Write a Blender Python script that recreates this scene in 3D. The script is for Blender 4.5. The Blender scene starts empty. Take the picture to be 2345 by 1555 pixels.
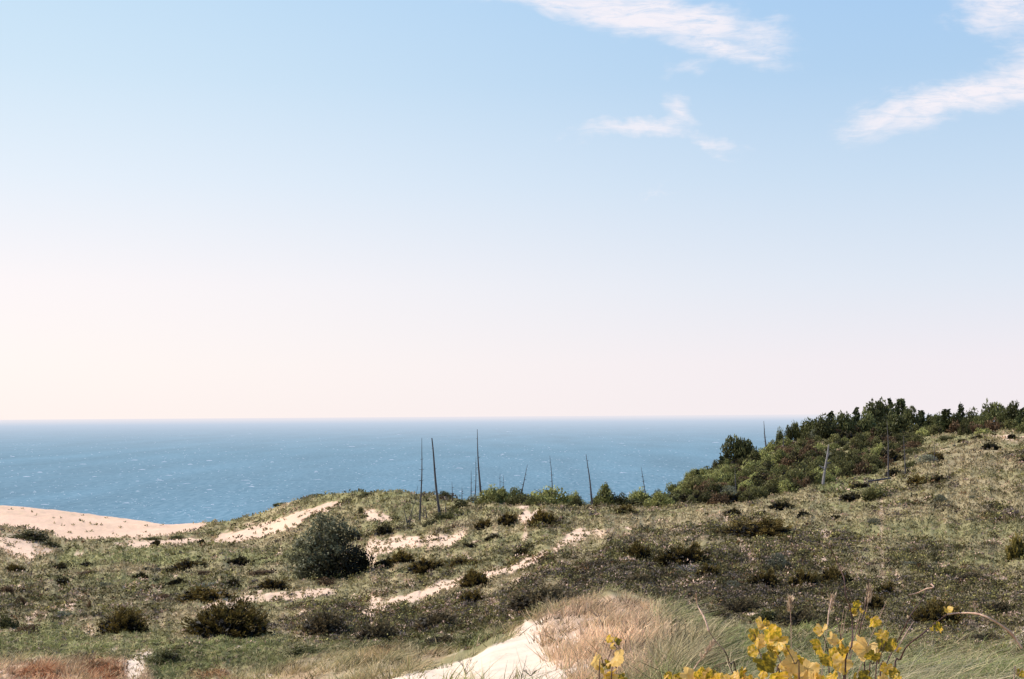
import bpy, math, random
import numpy as np
from mathutils import Vector
rng = np.random.default_rng(7); random.seed(7)
PI = math.pi
# ------------------------------------------------------------------ view geometry (metres, eye above the lake)
W0, H0, F, CX, HOR, ROLL, EYE = 2345., 1555., 2931., 1172.5, 951.5, 0.0068, 60.0
scene = bpy.context.scene; COL = scene.collection
cam_d = bpy.data.cameras.new('camera'); cam = bpy.data.objects.new('camera', cam_d); COL.objects.link(cam)
cam_d.lens = 36*F/W0; cam_d.sensor_width = 36; cam_d.sensor_fit = 'HORIZONTAL'
cam_d.shift_y = (HOR-H0/2)/W0; cam_d.clip_start = .05; cam_d.clip_end = 200000
cam.location = (0, 0, EYE)
cam.rotation_mode = 'XYZ'
from mathutils import Matrix
cam.rotation_euler = (Matrix.Rotation(ROLL, 4, 'Y') @ Matrix.Rotation(PI/2, 4, 'X')).to_euler()
scene.camera = cam
def unroll(px, py):
    dx = px-CX; dy = py-HOR
    return dx-ROLL*dy, dy+ROLL*dx
def at(px, py, r):
    dx, dy = unroll(px, py)
    return Vector((dx/F*r, r, EYE-dy/F*r))
def proj(X, Y, Z):
    dx = F*X/np.maximum(Y, 1.); dy = F*(EYE-Z)/np.maximum(Y, 1.)
    return CX+dx+ROLL*dy, HOR+dy-ROLL*dx
# ------------------------------------------------------------------ noise
def vnoise(x, y, seed=0):
    xi = np.floor(x).astype(np.int64); yi = np.floor(y).astype(np.int64); fx = x-xi; fy = y-yi
    fx = fx*fx*(3-2*fx); fy = fy*fy*(3-2*fy)
    def h(a, b):
        n = (a*374761393+b*668265263+seed*982451653) & 0x7fffffff
        n = ((n ^ (n >> 13))*1274126177) & 0x7fffffff
        return ((n ^ (n >> 16)) & 0xffff)/65535.
    return (h(xi, yi)*(1-fx)+h(xi+1, yi)*fx)*(1-fy)+(h(xi, yi+1)*(1-fx)+h(xi+1, yi+1)*fx)*fy
def fbm(x, y, oct=4, seed=0):
    s = 0; a = .5; t = 0
    for i in range(oct):
        s = s+a*vnoise(x*2**i, y*2**i, seed+i*17); t += a; a *= .55
    return s/t-.5
# ------------------------------------------------------------------ terrain: surveyed profiles
COLS = {
-400: [(21,1555),(26,1505),(30,1485),(38,1450),(52,1400),(75,1340),(110,1275),(128,1225),(150,1230),(200,1146)],
0:    [(21,1555),(26,1508),(30,1485),(38,1450),(52,1400),(75,1340),(110,1277),(127,1211),(150,1226),(200,1149)],
130:  [(21,1555),(26,1508),(30,1487),(38,1453),(52,1403),(75,1342),(105,1285),(127,1248),(150,1236),(205,1158)],
200:  [(22,1555),(26,1505),(30,1485),(38,1455),(52,1405),(75,1342),(105,1283),(127,1252),(152,1233),(205,1170)],
300:  [(22,1555),(26,1500),(31,1478),(38,1453),(52,1404),(75,1341),(105,1284),(127,1254),(151,1233),(203,1183)],
400:  [(22,1555),(27,1486),(32,1468),(38,1450),(52,1402),(75,1340),(105,1285),(127,1255),(150,1232),(200,1194)],
520:  [(20,1555),(26,1476),(30,1468),(37,1455),(50,1400),(72,1342),(100,1287),(125,1252),(155,1225),(195,1187)],
600:  [(19,1555),(25,1471),(30,1470),(36,1455),(48,1400),(70,1343),(98,1290),(125,1248),(155,1210),(185,1167)],
660:  [(18,1555),(24,1468),(29,1470),(36,1450),(47,1400),(68,1345),(95,1300),(120,1240),(145,1195),(178,1138)],
740:  [(17,1555),(23,1470),(28,1472),(35,1445),(46,1395),(68,1345),(90,1315),(112,1240),(140,1175),(170,1127)],
820:  [(16,1555),(22,1473),(28,1475),(34,1445),(45,1395),(65,1345),(82,1310),(108,1240),(132,1170),(152,1118)],
900:  [(14.5,1555),(21,1478),(27,1478),(34,1440),(45,1385),(60,1340),(80,1290),(105,1232),(128,1170),(150,1113)],
980:  [(13.5,1555),(19,1503),(25,1490),(33,1440),(45,1380),(58,1335),(76,1285),(97,1235),(120,1185),(148,1119)],
1040: [(13,1555),(18,1495),(25,1480),(33,1430),(45,1365),(58,1320),(76,1275),(95,1230),(118,1175),(138,1140)],
1120: [(12.5,1555),(17,1460),(24,1455),(32,1410),(44,1350),(57,1308),(75,1262),(94,1215),(113,1165),(126,1143)],
1200: [(12,1555),(18.5,1418),(25,1445),(33,1395),(44,1335),(57,1292),(75,1245),(93,1200),(112,1162),(125,1141)],
1300: [(11.5,1555),(19.5,1380),(26,1420),(34,1370),(44,1320),(56,1275),(72,1235),(90,1200),(112,1165),(126,1148)],
1400: [(11,1555),(20.5,1352),(27,1390),(36,1345),(46,1300),(56,1265),(70,1230),(88,1195),(112,1168),(130,1155)],
1500: [(10.5,1555),(20,1368),(27,1405),(35,1360),(45,1310),(56,1265),(70,1230),(88,1195),(118,1160),(134,1152)],
1560: [(10,1555),(19,1398),(26,1430),(34,1385),(45,1315),(55,1270),(68,1232),(88,1193),(118,1158),(165,1110)],
1620: [(9.5,1562),(16,1448),(25,1450),(33,1390),(44,1320),(55,1270),(70,1228),(90,1185),(118,1155),(180,1084)],
1700: [(9,1575),(14,1492),(24,1460),(32,1400),(43,1330),(55,1270),(72,1222),(92,1180),(116,1148),(200,1054)],
1780: [(8.5,1592),(13,1524),(23,1470),(31,1410),(42,1340),(55,1272),(72,1220),(92,1175),(114,1140),(215,1022)],
1860: [(8.5,1592),(13,1524),(23,1472),(31,1415),(42,1340),(55,1272),(72,1218),(92,1170),(114,1130),(230,994)],
1950: [(8.5,1592),(13,1524),(23,1475),(31,1418),(42,1340),(55,1270),(72,1215),(92,1165),(116,1115),(240,984)],
2050: [(8.5,1592),(13,1524),(23,1476),(31,1420),(42,1340),(55,1268),(72,1210),(92,1150),(120,1092),(240,986)],
2150: [(8.5,1592),(13,1524),(23,1478),(31,1420),(42,1340),(55,1266),(72,1205),(95,1125),(135,1036),(235,986)],
2250: [(8.5,1592),(13,1524),(23,1478),(31,1420),(42,1338),(55,1263),(70,1200),(98,1105),(150,1005),(230,985)],
2345: [(8.5,1592),(13,1524),(23,1478),(31,1420),(42,1336),(55,1260),(70,1198),(98,1095),(160,992),(225,982)],
2800: [(8.5,1592),(13,1524),(23,1475),(31,1415),(42,1325),(55,1245),(70,1185),(98,1070),(160,962),(225,952)],
}
NU, NR = 600, 700
U = np.linspace(-1600, 4000, NU); LR = np.linspace(math.log(3.), math.log(900.), NR)
cx_ = np.array(sorted(COLS))
fr = np.array([[p[0] for p in COLS[c]] for c in cx_], float)
fy = np.array([[p[1] for p in COLS[c]] for c in cx_], float)
fz = -(fy-HOR+ROLL*(cx_[:, None]-CX))/F*fr
TAB = np.zeros((NU, NR))
def gsm(a, s, ax):
    n = int(3*s)+1; k = np.exp(-.5*(np.arange(-n, n+1)/s)**2); k /= k.sum()
    pad = [(0, 0), (0, 0)]; pad[ax] = (n, n)
    b = np.pad(a, pad, mode='edge')
    return np.apply_along_axis(lambda v: np.convolve(v, k, 'valid'), ax, b)
RI = np.array([np.interp(U, cx_, fr[:, k]) for k in range(10)]); ZI = np.array([np.interp(U, cx_, fz[:, k]) for k in range(10)])
RI = gsm(RI, 2.0, 1); ZI = gsm(ZI, 1.6, 1)
for i in range(NU):
    r = RI[:, i]; z = ZI[:, i]; rc, zc = r[-1], z[-1]
    rr = np.concatenate([[3.], r, [rc*1.04, rc*1.12, rc*1.12+110+zc*1.3, 2000]])
    zz = np.concatenate([[-1.75], z, [zc-.02*rc-.3, zc-.09*rc, -70, -75]])
    TAB[i] = np.interp(LR, np.log(rr), zz)
TAB = gsm(TAB, 3.0, 1)
def Hbase(X, Y):
    X = np.asarray(X, float); Y = np.asarray(Y, float)
    Ys = np.maximum(Y, 3.01)
    u = (CX+F*X/Ys-U[0])/(U[1]-U[0]); v = (np.log(Ys)-LR[0])/(LR[1]-LR[0])
    u = np.clip(u, 0, NU-1.001); v = np.clip(v, 0, NR-1.001)
    ui = u.astype(int); vi = v.astype(int); fu = u-ui; fv = v-vi
    return (TAB[ui, vi]*(1-fu)+TAB[ui+1, vi]*fu)*(1-fv)+(TAB[ui, vi+1]*(1-fu)+TAB[ui+1, vi+1]*fu)*fv
def Hz(X, Y):
    X = np.asarray(X, float); Y = np.asarray(Y, float)
    R = np.clip(np.abs(Y), 3, 250)
    z = Hbase(X, Y)
    z = z+fbm(X/9, Y/9, 4, 3)*np.clip(.012*R, .03, .9)*.8+fbm(X/2.2, Y/2.2, 3, 9)*np.clip(.006*R, .05, .35)
    z = z+fbm(X/.5, Y/.5, 2, 31)*.05
    return EYE+z
def hit(px, py, rmin=5.5, rmax=420.):
    """first meeting of a line of sight with the ground"""
    dx, dy = unroll(px, py)
    r = np.exp(np.linspace(math.log(rmin), math.log(rmax), 1600))
    d = (EYE-dy/F*r)-Hz(dx/F*r, r)
    k = np.where(d <= 0)[0]
    if len(k) == 0: k = [int(np.argmin(d/r))]
    rr = r[k[0]]; X = dx/F*rr
    return Vector((X, rr, float(Hz(X, rr))))
# ------------------------------------------------------------------ ground cover map
def inpoly(px, py, P):
    c = np.zeros(px.shape, bool); n = len(P)
    for i in range(n):
        x1, y1 = P[i]; x2, y2 = P[i-1]
        cond = ((y1 > py) != (y2 > py)) & (px < (x2-x1)*(py-y1)/((y2-y1) if y2 != y1 else 1e-9)+x1)
        c ^= cond
    return c
def ell(px, py, cx, cy, rx, ry, a=0):
    a = math.radians(a); dx = px-cx; dy = -(py-cy)
    u = dx*math.cos(a)+dy*math.sin(a); v = -dx*math.sin(a)+dy*math.cos(a)
    return np.clip(1.6-1.6*((u/rx)**2+(v/ry)**2)**.5+.3, 0, 1)
def ribbon(pts, hw):
    a = [(x-2, y-h) for (x, y), h in zip(pts, hw)]; b = [(x+2, y+h) for (x, y), h in zip(pts, hw)]; return a+b[::-1]
SAND_P = [(ribbon([(1370,1214),(1320,1226),(1255,1268),(1200,1292),(1140,1308),(1085,1325),(1035,1338),(985,1355),(930,1372),(860,1396),(800,1415)], [4,6,6,6,8,8,11,12,9,8,5]), 28, 110, .92),
          (ribbon([(1010,1232),(960,1238),(900,1250),(850,1262),(830,1285)], [9,10,12,10,6]), 60, 140, .95),
          (ribbon([(770,1352),(700,1360),(620,1366),(550,1372),(500,1385),(440,1398)], [8,8,9,8,6,3]), 40, 95, .85),
          (ribbon([(470,1238),(400,1243),(320,1246),(260,1246)], [6,7,7,3]), 100, 170, .8),([(-600,1140),(0,1146),(100,1153),(250,1178),(400,1192),(475,1196),(455,1214),(390,1226),(250,1231),(150,1236),(100,1214),(0,1204),(-600,1204)], 145, 260, 1.),
          ([(470,1240),(520,1222),(600,1200),(680,1175),(770,1148),(790,1155),(720,1177),(690,1197),(640,1222),(560,1239),(500,1244)], 60, 200, .95),
          ([(860,1600),(880,1560),(1010,1528),(1095,1500),(1140,1474),(1190,1455),(1235,1452),(1235,1482),(1250,1505),(1290,1530),(1310,1600)], 2, 23, 1.2)]
SAND_E = [(330,1470,50,14,0,.45),(230,1460,60,14,0,.4),(720,1440,60,40,0,.42),(620,1460,40,20,0,.45),(900,1420,90,30,0,.42),(1160,1400,60,40,20,.42),(60,1425,70,14,0,.35),(330,1432,70,16,0,.4),(300,1265,120,12,0,.25),(60,1300,80,8,0,.2),(305,1535,36,40,0,.75),(330,1502,34,14,10,.7),(160,1530,16,26,0,.6),(1290,1480,40,34,30,.55),(1370,1440,34,20,40,.3),(1215,1440,60,18,12,.5),(1330,1535,50,24,0,.5),(1250,1424,40,6,8,.6),(1010,1500,60,12,15,.5),(355,1242,110,9,0,.55),(40,1250,90,30,-15,.75),(857,1182,38,16,-10,1.),(895,1243,70,14,12,.8),(915,1250,95,40,15,.35),
 (1010,1240,58,16,22,.95),(1045,1222,40,10,20,.5),(1215,1182,45,14,5,.6),(1200,1160,30,6,0,.5),(1320,1223,34,8,18,.85),(1445,1207,28,5,8,.7),
 (1258,1266,34,7,18,.6),(1145,1308,32,9,18,1.),(990,1350,52,13,30,1.1),(940,1368,45,9,15,.7),(870,1378,55,9,8,.6),(860,1402,60,8,-3,.45),(650,1363,115,11,2,.75),(520,1385,90,9,-8,.55),
 (655,1425,40,42,0,.45),(205,1450,28,22,0,.5),(175,1421,60,6,5,.5),(1125,1402,50,26,0,.4),(1590,1391,22,5,-5,.8),(2320,1465,80,34,0,.5),(2180,1480,90,20,0,.35),
 (2050,1350,110,18,0,.28),(2310,1003,48,8,-5,.75),(2150,1022,26,7,0,.5),(930,1195,50,10,18,.4),(820,1255,45,20,0,.3),(560,1208,70,12,18,.3),
 (640,1165,36,18,20,.3),(1010,1140,20,6,0,.6),(900,1330,50,10,0,.15),(1180,1470,60,25,25,.5),(600,1546,40,7,0,.8),(90,1512,70,7,0,.55),(1080,1330,110,16,20,.42),(1225,1282,90,12,20,.42),(1370,1225,90,10,14,.35),(960,1250,150,40,15,.33),(900,1290,60,14,8,.3),(1100,1225,120,20,12,.28),(780,1385,150,20,5,.33),(560,1360,120,14,0,.3),(1130,1400,70,34,0,.35),
 (1450,1290,60,30,0,.12),(1700,1345,120,25,0,.15),(2250,1390,120,40,0,.18),(1085,1262,60,16,15,.4),(1170,1235,60,12,10,.3),(45,1290,60,10,0,.2)]
HEATH_P = [([(1880,1255),(2100,1290),(2345,1320),(2700,1330),(2700,1530),(2345,1515),(2200,1500),(1900,1465)], 14.5, 75, .5),
           ([(1340,1240),(1500,1215),(1700,1205),(2000,1235),(2200,1270),(2200,1300),(1900,1290),(1500,1290)], 40, 90, .5),
           ([(1150,1345),(1260,1292),(1350,1263),(1500,1245),(1700,1240),(1900,1258),(2000,1300),(2050,1380),(1960,1462),(1850,1445),(1700,1425),(1600,1396),(1540,1385),(1450,1352),(1330,1385),(1200,1425),(1150,1445),(1000,1455),(900,1440),(930,1400),(1060,1350)], 22, 75, .95),
           ([(660,1470),(665,1410),(720,1378),(850,1372),(850,1415),(950,1380),(960,1450),(900,1482),(700,1478)], 24, 70, .85),
           ([(-400,1360),(60,1345),(300,1335),(560,1325),(560,1350),(420,1385),(360,1420),(200,1425),(-400,1440)], 30, 90, .30),
           ([(-400,1300),(180,1318),(500,1298),(640,1280),(660,1315),(500,1325),(200,1345),(-400,1340)], 60, 125, .1)]
GREEN_P = [([(1500,1400),(1560,1385),(1700,1425),(1850,1460),(2100,1500),(2500,1528),(2500,1640),(1450,1640),(1500,1500)], 2, 26, .85),
           ([(300,1520),(400,1466),(620,1462),(950,1475),(1000,1490),(960,1515),(800,1520),(620,1535),(340,1560)], 15, 36, .8),
           ([(-400,1440),(150,1430),(250,1460),(400,1455),(400,1480),(200,1505),(-400,1505)], 20, 45, .6),
           ([(120,1258),(330,1250),(660,1262),(660,1298),(300,1300),(130,1298)], 70, 160, .6),
           ([(1080,1500),(950,1490),(880,1465),(1000,1450),(1130,1450),(1150,1470)], 14, 36, .6),
           ([(1940,1090),(2120,1075),(2120,1100),(1980,1125),(1700,1160),(1850,1130)], 90, 200, .6)]
STRAW_P = [([(1140,1450),(1255,1410),(1330,1372),(1420,1360),(1490,1385),(1530,1450),(1490,1500),(1480,1600),(1250,1600),(1260,1480)], 5, 24, .95),
           ([(520,1560),(640,1520),(860,1485),(1000,1485),(1010,1515),(900,1560),(880,1640),(500,1640)], 5, 26, .34),
           ([(-300,1640),(-300,1524),(40,1516),(290,1512),(330,1506),(345,1640)], 5, 27, .8),
           ([(1400,1480),(1620,1430),(1640,1470),(1560,1560),(1400,1560)], 5, 20, .38)]
BROWN_E = [(85,1546,75,26,0,.9),(232,1542,66,30,0,.95),(490,1548,60,12,0,.6),(690,1545,60,14,0,.25),(860,1500,50,18,20,.3),(1000,1500,40,14,15,.25)]
_gx = np.arange(-704, 3104, 8.); _gy = np.arange(900, 1700, 4.); _GX, _GY = np.meshgrid(_gx, _gy, indexing='ij')
def pmask(P, px, py, sx=14, sy=8):
    m = gsm(gsm(inpoly(_GX, _GY, P).astype(float), sx/8, 0), sy/4, 1)
    u = np.clip((px-_gx[0])/8, 0, len(_gx)-1.001); v = np.clip((py-_gy[0])/4, 0, len(_gy)-1.001)
    ui = u.astype(int); vi = v.astype(int); fu = u-ui; fv = v-vi
    return (m[ui, vi]*(1-fu)+m[ui+1, vi]*fu)*(1-fv)+(m[ui, vi+1]*(1-fu)+m[ui+1, vi+1]*fu)*fv
def masks(px, py, R, X, Y):
    Rc = np.clip(R, 8, 260)
    nz = fbm(X/np.clip(R*.03, .3, 4), Y/np.clip(R*.12, 1., 14), 4, 51)
    n2 = fbm(X/np.clip(R*.012, .15, 2), Y/np.clip(R*.05, .4, 6), 3, 77)
    pa = fbm(X/(.022*Rc+.3), Y/(.035*Rc+.4), 4, 101)*1.9      # patchiness
    pb = fbm(X/(.022*Rc+.3), Y/(.035*Rc+.4), 4, 202)*1.9
    qx = px+nz*46; qy = py+n2*16+nz*10
    s = np.zeros(px.shape); h = s.copy(); g = s.copy(); st = s.copy(); br = s.copy()
    for P, a, b, w in SAND_P: s = np.maximum(s, w*np.clip((pmask(P, px, py, 10, 4.2)+.55*nz+.55*n2-.42)*3.2+.5, 0, 1)*((R > a) & (R < b)))
    for cx, cy, rx, ry, a, w in SAND_E: s = np.maximum(s, w*ell(qx, qy, cx, cy, rx, ry, a)*(R < 260))
    for P, a, b, w in HEATH_P: h = np.maximum(h, w*np.clip((pmask(P, px, py, 34, 16)+.75*pa+1.1*fbm(X/4.2, Y/6.5, 3, 404)-.47)*2.6+.3, 0, 1)*((R > a) & (R < b)))
    for P, a, b, w in GREEN_P: g = np.maximum(g, w*np.clip((pmask(P, px, py, 26, 10)+.8*pb-.35)*2.2, 0, 1)*((R > a) & (R < b)))
    for P, a, b, w in STRAW_P: st = np.maximum(st, w*np.clip((pmask(P, px, py, 22, 10)+.45*pa-.4)*2.5+.2, 0, 1)*((R > a) & (R < b)))
    for cx, cy, rx, ry, a, w in BROWN_E: br = np.maximum(br, w*ell(qx, qy, cx, cy, rx, ry, a)*(R < 30))
    sp = fbm(X/np.clip(R*.010, .12, 1.2), Y/np.clip(R*.035, .3, 4), 3, 5)+.5
    s = np.clip(s+(sp-.5)*1.5*(s > .02)*(s < .98)-.1*(s < .5), 0, 1)
    s = np.where(s > .0, np.clip((s-.28)*1.9, 0, 1), 0)
    # bare specks between the mats
    ws = fbm(X/(.008*Rc+.12), Y/(.02*Rc+.2), 3, 61)
    s = np.maximum(s, np.clip((ws-np.where(h+.3*(px < 1150) > .35, .17, .30))*9, 0, .7)*(R > 22)*(R < 130))
    far = (R > 262) | (Y < 2)
    s = np.where(far, .3, s)
    hn = fbm(X/3.1, Y/5.5, 3, 13)
    h = np.clip(h+.5*np.where((px < 720) & (R > 58), .35, 1.)*np.clip((hn-.10)*8, 0, 1)*(R > 30)*(R < 160)*(1-g), 0, 1)
    return s, h, g, st, br
def C(*a): return np.array(a, float)
SAND = C(.93, .72, .55); SANDFAR = C(.86, .57, .40); MEADOW = C(.275, .25, .11); MEADOW2 = C(.41, .32, .18); HEATH = C(.14, .11, .055)
HEATH2 = C(.17, .13, .10); GREEN = C(.27, .27, .10); STRAW = C(.80, .54, .37); BROWN = C(.33, .135, .055)
def mix(a, b, t): t = np.clip(np.asarray(t), 0, 1)[..., None]; return a*(1-t)+b*t
def ground_col(px, py, R, X, Y):
    s, h, g, st, br = masks(px, py, R, X, Y)
    n = (fbm(X/6, Y/10, 4, 91)*1.5+.5)+.25*np.exp(-(((px-1400)/260)**2+((py-1215)/45)**2)); n3 = fbm(X/.7, Y/1.4, 3, 23)+.5
    c = mix(MEADOW, MEADOW2, n*1.3-.1)
    c = mix(c, GREEN*np.where(R < 16, .28, np.where(R < 30, .5, 1.))[..., None], g); c = mix(c, mix(HEATH, HEATH2, n), h); c = mix(c, STRAW, st); c = mix(c, BROWN, br)  # soil shadow under the near grass put into the ground colour
    c = c*(.78+.44*n3)[..., None]
    s = np.where(R < 130, s, s); SM = mix(SAND, C(.84, .58, .41), np.clip((R-24)/10, 0, 1)); sc = mix(SM, SANDFAR, np.clip((R-140)/30, 0, 1)) * (.9+.2*n)[..., None]
    sc = mix(sc, MEADOW2*1.6, np.clip((R-150)/40, 0, 1)*np.clip(n3-.45, 0, 1)*1.2)
    return mix(c, sc, np.clip(s*1.25, 0, 1)*(1-br)), (np.clip(s*1.1-.05, 0, 1), h, g, st, br)
# ------------------------------------------------------------------ mesh helpers
def mesh_np(name, V, Fc, nper, colors=None, smooth=False):
    me = bpy.data.meshes.new(name); V = np.ascontiguousarray(V, np.float32); Fc = np.ascontiguousarray(Fc, np.int32)
    me.vertices.add(len(V)); me.vertices.foreach_set('co', V.ravel())
    nf = Fc.size//nper
    me.loops.add(Fc.size); me.loops.foreach_set('vertex_index', Fc.ravel())
    me.polygons.add(nf); me.polygons.foreach_set('loop_start', np.arange(nf, dtype=np.int32)*nper)
    if smooth: me.polygons.foreach_set('use_smooth', np.ones(nf, bool))
    me.update(calc_edges=True)
    if colors is not None:
        a = me.color_attributes.new('Col', 'FLOAT_COLOR', 'POINT')
        cc = np.ones((len(V), 4), np.float32); cc[:, :3] = colors; a.data.foreach_set('color', cc.ravel())
    return me
def link(name, me, parent=None, loc=(0, 0, 0)):
    o = bpy.data.objects.new(name, me); COL.objects.link(o); o.parent = parent; o.location = loc; return o
def tag(o, label, cat, group=None, kind=None):
    if label: o['label'] = label
    if cat: o['category'] = cat
    if group: o['group'] = group
    if kind: o['kind'] = kind
    return o
def norm(v): return v/np.maximum(np.linalg.norm(v, axis=-1, keepdims=True), 1e-9)
def leaves(P, D, L, Wd, col, name='leaves', flat=None):
    """N small pointed leaves: 4 vertices each (base, side, tip, side)"""
    N = len(P); D = norm(D); S = norm(np.cross(D, norm(rng.normal(size=(N, 3)) if flat is None else flat)))
    L = np.broadcast_to(L, (N,))[:, None]; Wd = np.broadcast_to(Wd, (N,))[:, None]
    V = np.stack([P, P+D*L*.5+S*Wd*.5, P+D*L, P+D*L*.5-S*Wd*.5], 1).reshape(-1, 3)
    return mesh_np(name, V, np.arange(4*N), 4, np.repeat(col, 4, 0))
def blades(P, D, L, Wd, col, bend, name='blades', seg=3, tipcol=None):
    """N curved grass blades as strips"""
    N = len(P); S = norm(np.cross(D, rng.normal(size=(N, 3)))); rows = []; cols = []
    L = np.broadcast_to(L, (N,))[:, None]; Wd = np.broadcast_to(Wd, (N,))[:, None]
    for i in range(seg+1):
        t = i/seg; c = P+D*L*t+bend*L*t*t
        w = Wd*.5*(1-t*.92); rows += [c-S*w, c+S*w]
        cc = col if tipcol is None else col*(1-t)+tipcol*t
        cols += [cc, cc]
    V = np.stack(rows, 1).reshape(-1, 3); K = 2*(seg+1); b = (np.arange(N)*K)[:, None]
    q = np.concatenate([b+np.array([2*i, 2*i+1, 2*i+3, 2*i+2]) for i in range(seg)], 1)
    return mesh_np(name, V, q, 4, np.stack(cols, 1).reshape(-1, 3))
def tube(pts, rad, sides=6):
    pts = [Vector(p) for p in pts]; V = []; Fq = []
    for i, p in enumerate(pts):
        t = (pts[min(i+1, len(pts)-1)]-pts[max(i-1, 0)]).normalized()
        a = t.cross(Vector((.31, .2, .93)) if abs(t.z) < .9 else Vector((1, .1, 0))).normalized(); b = t.cross(a)
        for k in range(sides):
            an = 2*PI*k/sides; V.append(p+(a*math.cos(an)+b*math.sin(an))*rad[i])
    for i in range(len(pts)-1):
        for k in range(sides):
            k2 = (k+1) % sides; Fq.append((i*sides+k, i*sides+k2, (i+1)*sides+k2, (i+1)*sides+k))
    return np.array([tuple(v) for v in V]), np.array(Fq)
def tubes_mesh(name, lst, mat, sides=6, color=None):
    Vs = []; Fs = []; n = 0
    for pts, rad in lst:
        v, f = tube(pts, rad, sides); Vs.append(v); Fs.append(f+n); n += len(v)
    V = np.concatenate(Vs); me = mesh_np(name, V, np.concatenate(Fs), 4, np.tile(color if color is not None else [1, 1, 1], (len(V), 1)), smooth=True)
    me.materials.append(mat); return me
# ------------------------------------------------------------------ materials
def newmat(name):
    m = bpy.data.materials.new(name); m.use_nodes = True; nt = m.node_tree; nt.nodes.clear()
    out = nt.nodes.new('ShaderNodeOutputMaterial'); return m, nt, out
def nd(nt, t, **kw):
    n = nt.nodes.new(t)
    for k, v in kw.items(): setattr(n, k, v)
    return n
def rgbmul(nt, a, b):
    n = nd(nt, 'ShaderNodeMix', data_type='RGBA', blend_type='MULTIPLY'); n.inputs[0].default_value = 1
    for s, i in ((a, 6), (b, 7)):
        if isinstance(s, tuple): n.inputs[i].default_value = (*s, 1)
        else: nt.links.new(s, n.inputs[i])
    return n.outputs[2]
def leafmat(name, tint=(1, 1, 1), trans=.25, rough=.6, vary=.35, spec=.15, hazy=0.0):
    m, nt, out = newmat(name)
    a = nd(nt, 'ShaderNodeVertexColor', layer_name='Col'); oi = nd(nt, 'ShaderNodeObjectInfo')
    mr = nd(nt, 'ShaderNodeMapRange'); mr.inputs[3].default_value = 1-vary; mr.inputs[4].default_value = 1+vary
    nt.links.new(oi.outputs['Random'], mr.inputs[0])
    c = rgbmul(nt, a.outputs[0], tint)
    vm = nd(nt, 'ShaderNodeVectorMath', operation='SCALE'); nt.links.new(c, vm.inputs[0]); nt.links.new(mr.outputs[0], vm.inputs['Scale'])
    p = nd(nt, 'ShaderNodeBsdfPrincipled'); p.inputs['Roughness'].default_value = rough; p.inputs['Specular IOR Level'].default_value = spec
    nt.links.new(vm.outputs[0], p.inputs['Base Color'])
    t = nd(nt, 'ShaderNodeBsdfTranslucent'); nt.links.new(vm.outputs[0], t.inputs[0])
    mx = nd(nt, 'ShaderNodeMixShader'); mx.inputs[0].default_value = trans
    nt.links.new(p.outputs[0], mx.inputs[1]); nt.links.new(t.outputs[0], mx.inputs[2]); nt.links.new(mx.outputs[0], out.inputs[0])
    return m
M_jun = leafmat('juniper_needles', (1, 1, 1), .15, .55, .25)
M_leaf = leafmat('bush_leaves', (1, 1, 1), .3, .5, .45)
M_con = leafmat('conifer_needles', (1, 1, 1), .1, .6, .2)
M_grass = leafmat('grass_blades', (1, 1, 1), .3, .55, 0)
M_heath = leafmat('heath_leaves', (1, 1, 1), .15, .6, 0)
def barkmat(name, c1, c2, sc=30):
    m, nt, out = newmat(name); p = nd(nt, 'ShaderNodeBsdfPrincipled'); p.inputs['Roughness'].default_value = .85
    tc = nd(nt, 'ShaderNodeTexCoord'); mp = nd(nt, 'ShaderNodeMapping'); mp.inputs['Scale'].default_value = (1, 1, .15)
    n = nd(nt, 'ShaderNodeTexNoise'); n.inputs['Scale'].default_value = sc; n.inputs['Detail'].default_value = 5
    nt.links.new(tc.outputs['Object'], mp.inputs[0]); nt.links.new(mp.outputs[0], n.inputs['Vector'])
    r = nd(nt, 'ShaderNodeValToRGB'); r.color_ramp.elements[0].position = .35; r.color_ramp.elements[1].position = .65
    r.color_ramp.elements[0].color = (*c1, 1); r.color_ramp.elements[1].color = (*c2, 1)
    nt.links.new(n.outputs[0], r.inputs[0]); nt.links.new(r.outputs[0], p.inputs['Base Color'])
    b = nd(nt, 'ShaderNodeBump'); b.inputs['Strength'].default_value = .5; b.inputs['Distance'].default_value = .02
    nt.links.new(n.outputs[0], b.inputs['Height']); nt.links.new(b.outputs[0], p.inputs['Normal'])
    nt.links.new(p.outputs[0], out.inputs[0]); return m
M_snag = barkmat('weathered_wood', (.045, .04, .045), (.12, .105, .105), 8)
M_snagpale = barkmat('silvered_wood', (.16, .14, .14), (.34, .30, .29), 8)
M_bark = barkmat('bark', (.03, .022, .016), (.09, .07, .055), 12)
M_stem = barkmat('vine_bark', (.05, .022, .018), (.14, .07, .05), 60)
M_stempale = barkmat('dry_stem', (.42, .24, .17), (.62, .42, .30), 60)
M_twig = barkmat('grey_twigs', (.12, .10, .10), (.28, .24, .23), 30)
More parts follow.
